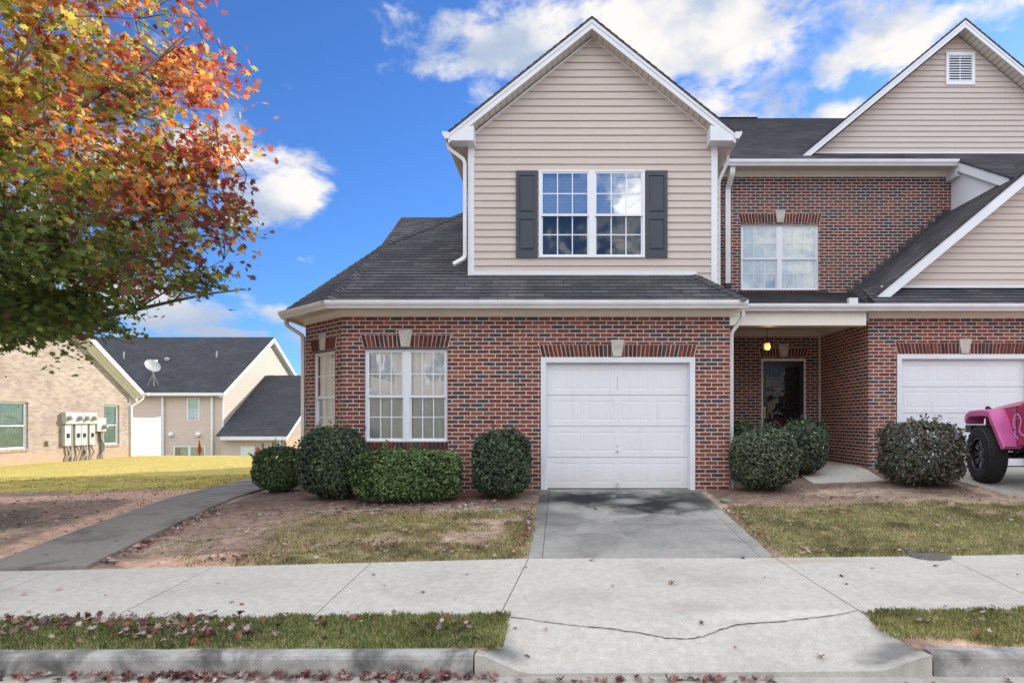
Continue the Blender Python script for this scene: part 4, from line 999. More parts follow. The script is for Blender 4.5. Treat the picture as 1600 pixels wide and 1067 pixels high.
# porch roof strip and lower gable
lo = MB(); roofplane(lo, [(2.6, 11.62, 3.245), (6.3, 11.62, 3.245), (6.3, 14.2, 3.98), (2.6, 14.2, 3.98)])
roofplane(lo, [(5.7, 11.62, 3.245), (13.4, 11.62, 3.245), (13.4, 12.25, 3.665), (5.7, 12.25, 3.665)]); lo.build('roof', 'shingle', H2)
cx2, zp2, sl2 = 9.40, 6.445, .83; hf = 3.86
lg = MB(); ez = zp2-sl2*hf
roofplane(lg, [(cx2, 11.88, zp2), (cx2-hf, 11.88, ez), (cx2-hf, 14.2, ez), (cx2, 14.2, zp2)])
roofplane(lg, [(cx2, 11.88, zp2), (cx2+hf, 11.88, ez), (cx2+hf, 14.2, ez), (cx2, 14.2, zp2)]); lgr = lg.build('roof', 'shingle', H2)
fb = MB()
for sg in (-1, 1):
    hh = hf-.12; e2 = zp2-sl2*hh
    fb.prism([(cx2, 11.895, zp2-.04), (cx2+sg*hh, 11.895, e2-.04), (cx2+sg*(hh-.26), 11.895, e2-.04), (cx2, 11.895, zp2-.26)], (0, .028, 0))
fb.build('rake_board', 'white_trim', lgr)
sf = MB()
for sg in (-1, 1): sf.poly([(cx2, 11.92, zp2-.24), (cx2+sg*(hf-.3), 11.92, zp2-.24-sl2*(hf-.3)), (cx2+sg*(hf-.3), 12.22, zp2-.24-sl2*(hf-.3)), (cx2, 12.22, zp2-.24)])
sf.build('soffit', 'soffit', lgr)
sw_ = MB(); siding_wall(sw_, front(12.2), [(cx2-3.10, 3.70), (cx2+3.10, 3.70), (cx2, zp2-.17)], v0=3.70)
siding_wall(sw_, Fr((8.65, 14.2, 0), (0, -1, 0), (-1, 0, 0)), [(0, 5.2), (1.95, 5.2), (1.95, zr2(12.25)-.1), (0, zr2(14.2)-.1)], course=2.)
siding_wall(sw_, front(14.62), [(9-3.23, 7.24), (9+3.23, 7.24), (9, 9.92)], [(8.73, 9.39, 8.79, 9.535)], v0=7.24); sw_.build('siding_wall', 'siding', H2)
bt = MB(); bt.box(cx2-3.35, cx2+3.35, 12.165, 12.19, 3.66, 3.705); bt.build('base_trim', 'white_trim', H2); bt = MB(); bt.box(5.7, 12.3, 14.58, 14.605, 7.21, 7.255); bt.build('base_trim', 'white_trim', H2)
# stepped flashing up the brick
sp = MB(); x = 5.80; z = 3.95
while x < 8.55:
    zz = zp2-sl2*abs(cx2-x)
    k = math.floor((zz+.20)/.1354)*.1354
    sp.box(x, x+.165, .002, .006, zz-.1, k, FE); x += .1631
sp.box(2.8, 5.9, .002, .006, 3.9, 4.0, FE); sp.build('flashing', 'flash_metal', lgr)
# main roof of this unit
m2 = MB(); roofplane(m2, [(2.752, 13.75, zr2(13.75)), (8.48, 13.75, zr2(13.75)), (8.48, 20.9, zr2(20.9)), (2.752, 20.9, zr2(20.9))])
roofplane(m2, [(8.48, 12.1, zr2(12.1)), (16, 12.1, zr2(12.1)), (16, 20.9, zr2(20.9)), (8.48, 20.9, zr2(20.9))], v0=Vector((2.752, 13.75, zr2(13.75))).dot(Vector((0, 1, .6)).normalized())-12*.142)
roofplane(m2, [(2.752, 20.9, zr2(20.9)), (16, 20.9, zr2(20.9)), (16, 28, 6.75), (2.752, 28, 6.75)])
hipcap(m2, (ML, 20.9, zr2(20.9)), (6.35, 20.9, zr2(20.9)+.015), .14); m2.build('roof', 'shingle', H2)
rk = MB(); rk.prism([(8.50, 12.2, zr2(12.2)-.035), (8.50, 13.85, zr2(13.85)-.035), (8.50, 13.85, zr2(13.85)-.24), (8.50, 12.2, zr2(12.2)-.24)], (.028, 0, 0))
rk.prism([(8.49, 13.83, 6.42), (8.49, 13.83, 6.72), (8.49, 14.2, 6.80), (8.49, 14.2, 6.42)], (.16, 0, 0))
rk.build('rake_board', 'white_trim', H2)
wp = MB(); wp.prism([(8.60, 12.25, zr2(12.25)-.2), (8.60, 14.19, 6.75), (8.60, 14.19, 5.5), (8.60, 12.25, 5.2)], (.04, 0, 0)); wp.build('gable_panel', 'white_trim', H2)
eave(H2, [(8.52, YE, 0), (2.745, YE, 0)], [Vector((0, -1, 0))]*2, 6.535, 6.66, .34, 6.72)
gutter(H2, [(8.50, YE-.362, 6.62), (2.70, YE-.362, 6.62)], [Vector((0, -1, 0))]*2)
downspout(H2, [(3.66, 13.86, 6.65), (3.66, 13.86, 6.50), (3.63, 14.12, 6.25), (3.63, 14.12, 4.15)], flat=(.09, .11))
be = MB(); be.box(3.57, 3.69, .03, .14, 4.06, 4.16, FE); be.build('drain_boot', 'black_plastic', H2)
gable_roof(H2, 9.0, 3.72, 10.13, .83, 14.30, 19.3, 14.62, fh=.20)
lv = MB(); lv.box(8.73, 8.80, -.02, .035, 8.79, 9.535, front(14.62)); lv.box(9.32, 9.39, -.02, .035, 8.79, 9.535, front(14.62)); lv.box(8.80, 9.32, -.02, .035, 9.46, 9.535, front(14.62)); lv.box(8.80, 9.32, -.02, .036, 8.79, 8.875, front(14.62)); lv.box(9.05, 9.065, -.01, .02, 8.875, 9.46, front(14.62))
FV = front(14.62)
for i in range(10):
    z = 8.885+i*.0575; lv.prism([FV(8.80, z, .024), FV(8.80, z+.008, .024), FV(8.80, z+.052, -.012), FV(8.80, z+.044, -.012)], FV.u*.52)
lo_ = lv.build('louver_vent', 'white_vinyl', H2); bk = MB(); bk.box(8.76, 9.36, -.05, -.03, 8.82, 9.5, FV); bk.build('vent_backing', 'dark_room', lo_)
w = MB(); wall(w, Fr((13.2, 24, 0), (-1, 0, 0), (0, 1, 0)), 0, 10.4, -.3, 6.6); wall(w, Fr((13.2, 14.2, 0), (0, 1, 0), (1, 0, 0)), 0, 9.8, 3, 6.6); w.build('brick_wall', 'brick', H2)

# porch lamp
pl = thing('porch_lamp', (3.98, 12.85, 2.2), 'lit amber glass lantern hanging from the porch ceiling', 'lamp')
xc, yc = 4.14, 13.0
a = MB(); a.tube([(xc, yc, 3.14), (xc+.006, yc, 3.0), (xc, yc, 2.86), (xc, yc, 2.76)], .006, 6); a.lathe([(.055, 0), (.05, .015), (.012, .03)], (xc, yc, 3.115), (0, 0, 1), 16); a.build('chain', 'dark_metal', pl)
a = MB(); a.lathe([(.012, .10), (.02, .085), (.03, .07), (.062, .055), (.068, .045), (.06, .045)], (xc, yc, 2.66), (0, 0, 1), 8); a.lathe([(.058, 0), (.05, -.015), (.02, -.03), (.015, -.05), (0, -.055)], (xc, yc, 2.575), (0, 0, 1), 8)
for k in range(8):
    t = 2*math.pi*k/8; a.tube([(xc+.062*math.cos(t), yc+.062*math.sin(t), 2.705), (xc+.078*math.cos(t), yc+.078*math.sin(t), 2.64), (xc+.058*math.cos(t), yc+.058*math.sin(t), 2.572)], .004, 5)
a.build('cage', 'dark_metal', pl)
a = MB(); a.lathe([(.058, .045), (.072, -.02), (.054, -.085)], (xc, yc, 2.66), (0, 0, 1), 8); a.build('glass_shade', 'amber_glass', pl)
a = MB(); a.lathe([(0, 0), (.02, .01), (.026, .035), (.018, .06), (0, .07)], (xc, yc, 2.61), (0, 0, 1), 12); a.build('bulb', 'bulb', pl)
ll = bpy.data.lights.new('lamp_light', 'POINT'); ll.energy = 3.5; ll.color = (1, .62, .28); ll.shadow_soft_size = .06; lo2 = bpy.data.objects.new('lamp_light', ll); COL.objects.link(lo2); lo2.location = (xc, yc-.09, 2.63); 
lo2.parent = pl; lo2.location = Vector((xc, yc-.10, 2.60))-WL[pl.name]

# ================================================================== beige brick house on the left
H3 = thing('brick_house', (-19, 22, -.35), 'beige brick house with a steep white rake, sunlit behind the maple', 'house')
XW = -18.3; FW = Fr((XW, 12.0, 0), (0, 1, 0), (1, 0, 0))   # a = y-12
def ya(px): return -XW*1000/(880-px)-12     # metres along the wall for a column of the picture
w = MB(); HWN = [(6.2, ya(44), .20, 1.78), (ya(162.5), ya(186.5), .20, 1.78)]
wall(w, FW, 0, 15.0, -.6, 2.5, HWN, .12); zt = lambda a: 2.5+.66*(14.9-a)
pk = 7.4
w.poly([FW(0, 2.5), FW(15.0, 2.5), FW(pk, zt(pk)), FW(0, 2.55)], uv=[(0, 2.5), (15, 2.5), (pk, zt(pk)), (0, 2.55)])
wall(w, Fr((XW, 27, 0), (-1, 0, 0), (0, 1, 0)), 0, 14, -.6, 2.5); wall(w, Fr((-32.3, 12, 0), (1, 0, 0), (0, -1, 0)), 0, 14, -.6, 2.5); w.build('brick_wall', 'beige_brick', H3)
for h in HWN:
    if h[0] < 7: window(H3, FW, *h, n=2, rec=.07, cover='green', grid=None, glass=('far_glass', 'far_glass'), side=.09)
    else: window(H3, FW, *h, n=1, rec=.07, cover='green', grid=None, glass=('far_glass', 'far_glass'), side=.09)
    brick_sill(H3, FW, h[0]-.03, h[1]+.03, h[2], .10, pal=[(.42, .33, .26), (.48, .38, .30), (.40, .30, .23), (.52, .42, .33), (.44, .34, .26), (.38, .30, .24)])
r = MB(); yp = 12+pk; zpk3 = zt(pk)+.25
e_y, e_z = 27.45, zt(15.45)+.25
roofplane(r, [(XW+.34, yp, zpk3), (XW+.34, e_y, e_z), (-32.6, e_y, e_z), (-32.6, yp, zpk3)]); roofplane(r, [(XW+.34, yp, zpk3), (XW+.34, 2*yp-e_y, e_z), (-32.6, 2*yp-e_y, e_z), (-32.6, yp, zpk3)]); rf3 = r.build('roof', 'far_shingle', H3)
f = MB()
for s_ in (1, -1):
    ey = yp+s_*(e_y-yp)
    f.prism([(XW+.31, yp, zpk3-.04), (XW+.31, ey, e_z-.04), (XW+.31, ey, e_z-.26), (XW+.31, yp, zpk3-.28)], (.03, 0, 0))
    f.prism([(XW+.29, yp, zpk3-.24), (XW+.29, ey, e_z-.24), (XW+.29, ey, e_z-.27), (XW+.29, yp, zpk3-.27)], (-.30, 0, 0))
    f.prism([(XW+.001, yp, zpk3-.27), (XW+.001, ey, e_z-.27), (XW+.001, ey, e_z-.44), (XW+.001, yp, zpk3-.44)], (.04, 0, 0))
f.build('rake_board', 'white_trim', rf3)
gutter(H3, [(XW+.5, e_y-.02, e_z-.16), (-32.6, e_y-.02, e_z-.16)], [Vector((0, 1, 0))]*2)
downspout(H3, [(XW+.25, e_y+.03, e_z-.1), (XW+.25, e_y+.03, e_z-.3), (XW+.04, 27.06, e_z-.62), (XW+.04, 27.06, -.3)])
vt = MB(); a = ya(74.5); vt.box(a-.09, a+.09, 0, .09, zs(-18, 20)+.62, zs(-18, 20)+.76, FW); vt.build('outlet_cover', 'brass', H3)
dkk = MB(); dkk.lathe([(0, .012), (.03, .01), (.035, 0)], FW(ya(9), 2.58), (1, 0, 0), 10); dkk.build('wall_vent', 'dark_metal', H3)

# meter bank on its wall
mt = thing('meter_bank', (XW, 23.6, .3), 'grey electric meter bank with looping conduits on the sunlit beige wall', 'meter bank')
def zz_(py, a): return 1.126+(658-py)*(a+12)/1000
a1, a2, a3, a4 = ya(95.6), ya(123.8), ya(145), ya(158)
bx = MB(); top, bot_ = 1.126+(658-645)*.0236, 1.126+(658-661)*.0236
bx.box(a1, a2-.01, .0, .17, 1.02, 1.45, FW); bx.box(a2+.01, a3, 0, .17, 1.02, 1.45, FW); bx.box(a3+.04, a4+.08, 0, .15, .73, 1.25, FW); bx.build('meter_box', 'galv', mt, bevel=.01)
mtr = [(a1+.16, 1.25), (a2-.19, 1.25), (a2+.15, 1.25), (a3-.17, 1.25)]
for q in mtr+[((a3+a4)/2+.2, .92)]:
    l = MB(); l.lathe([(.10, 0), (.10, .025), (.085, .03), (.08, .12), (.06, .135), (0, .14)], FW(q[0], q[1], .17 if q[1] > 1 else .15), FW.n, 18); l.build('meter', 'pipe_grey', mt)
brk = [(a1+.01, a1+.31), (ya(112.7), ya(121.3)), (ya(122.2), ya(131)), (ya(135), ya(143.5))]
for i, (p, q) in enumerate(brk):
    l = MB(); l.box(p, q, 0, .13, .22, .98, FW); k = l.build('breaker_box', 'galv', mt, bevel=.008)
    l = MB(); c = (p+q)/2; l.box(c-.05, c+.05, .13, .165, .52, .68, FW); l.box(c-.06, c+.06, .13, .133, .44, .455, FW); l.build('latch', 'dark_metal', k)
gz = -.36
cd = MB()
for i, (p, q) in enumerate(brk):
    c = (p+q)/2+.06; cd.tube([FW(c, .22, .06), FW(c+.01, .1, .07), FW(c+.08, -.02, .10), FW(c+.07, -.12, .09), FW(c-.02, -.22, .07), FW(c-.05, gz, .06)], .035, 8)
for a in (ya(109.5), ya(133), a4-.0): cd.tube([FW(a, .75 if a > a3 else 1.03, .05), FW(a, gz, .05)], .045, 8)
c = a3+.36; cd.tube([FW(c, .75, .07), FW(c, .45, .07), FW(c+.12, .2, .11), FW(c+.12, .0, .11), FW(c-.02, -.18, .08), FW(c-.05, gz, .06)], .03, 8)
cd.build('conduit', 'pipe_grey', mt, smooth_=True)

# white privacy fence beside that house
wf = thing('privacy_fence', (-18.7, 28.6, -.4), 'white vinyl privacy fence panel beside the beige brick house', 'fence')
pa = Vector((-18.35, 27.2, 0)); pb_ = Vector((-18.95, 29.9, 0)); FP = Fr(pa, (pb_-pa), Vector((2.7, .6, 0))); Lp = (pb_-pa).length
f = MB()
for i in range(16): f.box(Lp*i/16+.004, Lp*(i+1)/16-.004, -.015, .008, -.75, 1.18, FP)
f.box(0, Lp, -.03, .03, 1.18, 1.28, FP); f.box(0, Lp, -.03, .03, -.6, -.45, FP); f.build('panel', 'fence_white', wf)
f = MB(); f.box(Lp, Lp+.14, -.07, .07, -.9, 1.30, FP); f.box(Lp-.015, Lp+.155, -.085, .085, 1.30, 1.33, FP); f.build('post', 'fence_white', wf, bevel=.01)

# ================================================================== two-storey house further back
H4 = thing('siding_house', (-24, 43, -2.7), 'distant two storey pinkish siding house with dark roof and sunlit gable end', 'house')
YH = 43.5; s_ = 23.0; FH = front(YH); XR = -23.1; GZ = -3.0
w = MB(); siding_wall(w, FH, [(-40, GZ), (XR, GZ), (XR, 3.2), (-40, 3.2)], [(-30.4, -29.35, 1.2, 2.80), (-26.36+.9, -24.55+.85, GZ+.5, 0)][:1]+[(-25.56, -24.70, 1.18, 2.72), (-26.05, -24.3, -2.3, -.58)], course=.2, lip=.02)
w.build('siding_wall', 'pink_siding', H4)
g = MB(); FGb = Fr((XR, YH, 0), (0, 1, 0), (1, 0, 0)); siding_wall(g, FGb, [(0, GZ), (14, GZ), (14, 3.2), (7, 7.5), (0, 3.2)], course=.2, lip=.02); g.build('siding_wall', 'warm_siding', H4)
r = MB(); sl = .62
roofplane(r, [(-40.5, YH-.5, 3.1), (XR+.3, YH-.5, 3.1), (XR+.3, YH+7, 3.1+sl*7.5), (-40.5, YH+7, 3.1+sl*7.5)], course=.3); roofplane(r, [(-40.5, YH+7, 3.1+sl*7.5), (XR+.3, YH+7, 3.1+sl*7.5), (XR+.3, YH+14.5, 3.1), (-40.5, YH+14.5, 3.1)], course=.3); rf4 = r.build('roof', 'far_shingle', H4)
f = MB()
for s1 in (-1, 1): f.prism([(XR+.26, YH+7, 3.05+sl*7.5), (XR+.26, YH+7+s1*7.5, 3.05), (XR+.26, YH+7+s1*7.5, 2.78), (XR+.26, YH+7, 2.70+sl*7.5)], (.06, 0, 0)); f.prism([(XR+.25, YH+7, 2.74+sl*7.5), (XR+.25, YH+7+s1*7.5, 2.80), (XR+.25, YH+7+s1*7.5, 2.76), (XR+.25, YH+7, 2.70+sl*7.5)], (-.3, 0, 0))
f.box(-40.5, XR+.3, YH-.52, YH-.4, 2.84, 3.05); f.build('rake_board', 'white_trim', rf4)
for px in (182+140/5.333+.5, ):
    pass
f = MB()
for px in (180+398/5.333, 180+808/5.333): x = (px-880)*(YH-.1)/1000; f.tube([(x, YH-.12, 2.8), (x, YH-.12, GZ+.2)], .1, flat=(.14, .12)); f.build('downspout', 'white_trim', H4); f = MB()
cbd = MB(); cbd.box(XR-.08, XR+.03, -.0, .05, -.2, 3.0, FH); cbd.build('corner_board', 'white_trim', H4)
window(H4, FH, -25.56, -24.70, 1.18, 2.72, n=1, rec=-.03, grid=None, glass=('far_glass', 'glass'), cover='green', cover_z=(.4, 1), side=.10, cover2=('curtain', (0, .4)))
window(H4, FH, -26.05-.42, -24.3+.0, -2.3, -.58, n=2, rec=-.03, grid=None, glass=('far_glass', 'far_glass'), cover='curtain', side=.10)
window(H4, FH, -30.4, -29.35, 1.2, 2.80, n=1, rec=-.03, grid=None, glass=('far_glass', 'glass'), cover='green', side=.10)
def roofpt(px, py):   # a point of the front roof slope
    k = (658-py)/1000; y = (3.1-sl*(YH-.5)-1.126)/(k-sl); return Vector(((px-880)*y/1000, y, 3.1+sl*(y-YH+.5)))
vp = MB()
for px, py, h in ((374-0, 560, .5), (519-0, 559, .45)):
    px = {374: 193.7, 519: 518}[px] if False else {374: 180+0, 519: 0}.get(px, px)
for px, py, h in ((193.5, 561, .55), (338.5, 559, .5)):
    q = roofpt(px, py); vp.tube([q, q+Vector((0, 0, h))], .055, 8)
vp.build('vent_pipe', 'pipe_grey', rf4)
q = roofpt(261, 564); bxv = MB(); bxv.lathe([(.16, 0), (.16, .12), (.22, .14), (.1, .25), (0, .27)], q, (0, 0, 1), 12); bxv.build('roof_vent', 'pipe_grey', rf4)
for px in (268.5, 310.5):
    wl = MB(); x = (px-880)*YH/1000; wl.lathe([(.16, 0), (.16, .12), (.10, .2), (0, .21)], (x, YH-.03, 1.126+(658-678.5)*YH/1000), (0, -1, 0), 12); wl.build('dryer_vent', 'fence_white', H4)
# lower wing with its own roof
wg = MB(); FH2 = front(42.9)
siding_wall(wg, FH2, [(-22.9, GZ), (-18.6, GZ), (-18.6, .1), (-22.9, .1)], course=.2, lip=.02); wg.build('siding_wall', 'pink_siding', H4)
wgb = MB(); wall(wgb, Fr((-18.6, 42.9, 0), (0, 1, 0), (1, 0, 0)), 0, 13, GZ, .1); FT = Fr((-18.6, 42.9, 0), (0, 1, 0), (1, 0, 0)); wgb.poly([FT(0, .1), FT(13, .1), FT(6.7, 4.3)], uv=[(0, .1), (13, .1), (6.7, 4.3)]); wgb.build('brick_wall', 'beige_brick', H4)
r = MB(); roofplane(r, [(XR+.05, 42.4, .14), (-18.3, 42.4, .14), (-18.3, 49.6, .14+.63*7.2), (XR+.05, 49.6, .14+.63*7.2)], course=.3); roofplane(r, [(XR+.05, 49.6, 4.676), (-18.3, 49.6, 4.676), (-18.3, 56.8, .14), (XR+.05, 56.8, .14)], course=.3); rw = r.build('roof', 'far_shingle', H4)
f = MB(); f.prism([(-18.34, 42.4, .10), (-18.34, 49.6, 4.63), (-18.34, 49.6, 4.38), (-18.34, 42.4, -.12)], (.05, 0, 0)); f.box(-22.7, -18.3, 42.35, 42.45, -.12, .12); f.build('rake_board', 'white_trim', rw)
f = MB(); f.tube([(-18.9, 42.7, 0), (-18.9, 42.7, GZ+.3)], .06, 6); f.build('downspout', 'white_trim', H4)
dj = MB(); dj.box(-21.6, -20.65, .0, .06, -2.8, -.57, FH2); dj.box(-21.40, -20.85, .055, .07, -2.2, -.8, FH2); dx_ = dj.build('door', 'white_trim', H4); dg = MB(); dg.poly([FH2(-21.34, -2.1, .075), FH2(-20.91, -2.1, .075), FH2(-20.91, -.86, .075), FH2(-21.34, -.86, .075)]); dg.build('pane', 'curtain_green', dx_)
window(H4, FH2, -20.15, -18.85, -2.2, -.62, n=2, rec=-.03, grid=None, glass=('far_glass', 'far_glass'), cover='green', side=.09)
ltn = MB(); ltn.lathe([(.05, 0), (.1, -.1), (.08, -.3), (.03, -.34)], (-20.42, 42.75, -.62), (0, 0, 1), 8); ltn.build('wall_lantern', 'rust_sign', H4)

# rust coloured garden flag pole
fp = thing('garden_ornament', (-24.35, 41.0, -2.9), 'rust orange flame shaped garden ornament in front of the distant house', 'ornament')
x = (311.5-880)*.041; zc = lambda py: 1.126+(658-py)*.041
o_ = MB(); prof = [(0.012, zc(687)), (.05, zc(692)), (.10, zc(699)), (.17, zc(703)), (.07, zc(708)), (.035, zc(712)), (.03, -2.9)]
for sgn in (0, math.pi/2):
    dv = Vector((math.cos(sgn), math.sin(sgn), 0)); pts = [Vector((x, 41, z))+dv*r_ for r_, z in prof]+[Vector((x, 41, z))-dv*r_ for r_, z in reversed(prof)]
    o_.prism(pts, Vector((-math.sin(sgn), math.cos(sgn), 0))*.02)
o_.build('flame', 'rust_sign', fp)

# satellite dish
sdh = thing('satellite_dish', tuple(roofpt(242, 606)), 'grey satellite dish on a tripod on the distant dark roof', 'satellite dish')
base = roofpt(241, 604); hd = base+Vector((0, -.1, .95))
ax = Vector((.55, -.35, .42)).normalized()
d_ = MB(); d_.lathe([(0, 0), (.2, .02), (.38, .07), (.5, .13), (.5, .15), (.37, .10), (.2, .05), (0, .03)], hd+Vector((-.1, 0, .4)), ax, 24); d_.build('dish', 'pipe_grey', sdh, smooth_=True)
t = MB(); t.tube([base, hd, hd+Vector((-.1, 0, .4))], .035, 8); t.build('mast', 'pipe_grey', sdh)
for dx0 in (-.45, .3):
    t = MB(); q = roofpt(241+dx0*23, 602); t.tube([q, hd-Vector((0, 0, .1))], .025, 6); t.build('strut', 'pipe_grey', sdh)
t = MB(); c0 = hd+Vector((-.1, 0, .4)); e = c0+ax*.62+Vector((0, 0, .02)); t.tube([c0-Vector((-.05, 0, .42)), e-Vector((0, 0, .1)), e], .022, 6); t.box(e.x-.09, e.x+.09, e.y-.06, e.y+.06, e.z-.05, e.z+.08); t.build('receiver_arm', 'white_trim', sdh)

# ================================================================== rows across the road (they light and are mirrored in the panes)
H5 = thing('siding_house', (0, -17, -.9), 'beige house row standing across the road behind the camera', 'house')
w = MB(); FO = Fr((22, -16, 0), (-1, 0, 0), (0, 1, 0)); hs = []
for i in range(5):
    a = 2+i*8.6; hs += [(a, a+1.7, .3, 1.9), (a+4, a+5.7, 3.4, 5.0), (a+.2, a+1.9, 3.4, 5.0)]
siding_wall(w, FO, [(0, -1), (44, -1), (44, 5.9), (0, 5.9)], hs, course=.2, lip=.02); w.build('siding_wall', 'warm_siding', H5)
for h in hs: window(H5, FO, *h, grid=None, rec=-.02, cover='blind' if h[2] > 2 else 'curtain')
r = MB(); roofplane(r, [(-22.5, -15.6, 5.9), (22.5, -15.6, 5.9), (22.5, -21, 9.2), (-22.5, -21, 9.2)], course=.3); roofplane(r, [(-22.5, -26, 5.9), (22.5, -26, 5.9), (22.5, -21, 9.2), (-22.5, -21, 9.2)], course=.3)
for i in range(4):
    x0 = -16+i*10; roofplane(r, [(x0, -15.5, 8.6), (x0-3, -15.5, 5.9), (x0-3, -20, 5.9), (x0, -20, 8.6)], course=.3); roofplane(r, [(x0, -15.5, 8.6), (x0+3, -15.5, 5.9), (x0+3, -20, 5.9), (x0, -20, 8.6)], course=.3); r.poly([(x0, -15.7, 8.5), (x0-2.9, -15.7, 5.9), (x0+2.9, -15.7, 5.9)])
r.build('roof', 'far_shingle', H5)
w = MB(); w.box(-22, 22, -25.8, -16.4, -1, 5.8); w.build('rear_wall', 'warm_siding', H5)

# ================================================================== leaves and plants
MAPLE = np.array([(0, -.42), (.10, -.18), (.42, -.30), (.30, -.06), (.56, .10), (.30, .16), (.34, .40), (.13, .26), (0, .62), (-.13, .26), (-.34, .40), (-.30, .16), (-.56, .10), (-.30, -.06), (-.42, -.30), (-.10, -.18)])
OVAL = np.array([(0, -.5), (.26, -.1), (.20, .25), (0, .5), (-.20, .25), (-.26, -.1)])
def rots(n, nrm, jit, r=rng):
    """random frames whose normal is near nrm"""
    N_ = nrm+r.normal(0, jit, (n, 3)); N_ /= np.linalg.norm(N_, axis=1, keepdims=True)
    A = r.normal(0, 1, (n, 3)); A -= N_*(A*N_).sum(1, keepdims=True); A /= np.linalg.norm(A, axis=1, keepdims=True)
    return A, np.cross(N_, A), N_
def leafmesh(name, shape, pos, A, B, Nn_, size, col, mat, fold=.0, parent=None, curl=0.0):
    n, k = len(pos), len(shape); sx = shape[:, 0][None, :, None]; sy = shape[:, 1][None, :, None]; S = size[:, None, None]
    w_ = -fold*np.abs(sx)+curl*(sy**2)*1.0
    V = pos[:, None, :]+S*(sx*A[:, None, :]+sy*B[:, None, :]+w_*Nn_[:, None, :])
    me = bpy.data.meshes.new(name); fast_mesh(me, V.reshape(-1, 3), np.arange(n*k).reshape(n, k), k)
    at = me.attributes.new('fcol', 'FLOAT_COLOR', 'FACE')
    if len(me.polygons) == n: at.data.foreach_set('color', np.concatenate([col, np.ones((n, 1))], 1).astype(np.float32).ravel())
    me.materials.append(M[mat]); o = bpy.data.objects.new(name, me); COL.objects.link(o)
    if parent is not None: o.parent = parent; o.location = -WL.get(parent.name, Vector()); WL[o.name] = Vector()
    return o
def pick(pal, n, var=.2, r=rng, p=None):
    pal = np.array(pal); c = pal[r.choice(len(pal), n, p=p)]; return np.clip(c*(1+r.normal(0, var, (n, 1))), .005, .95)

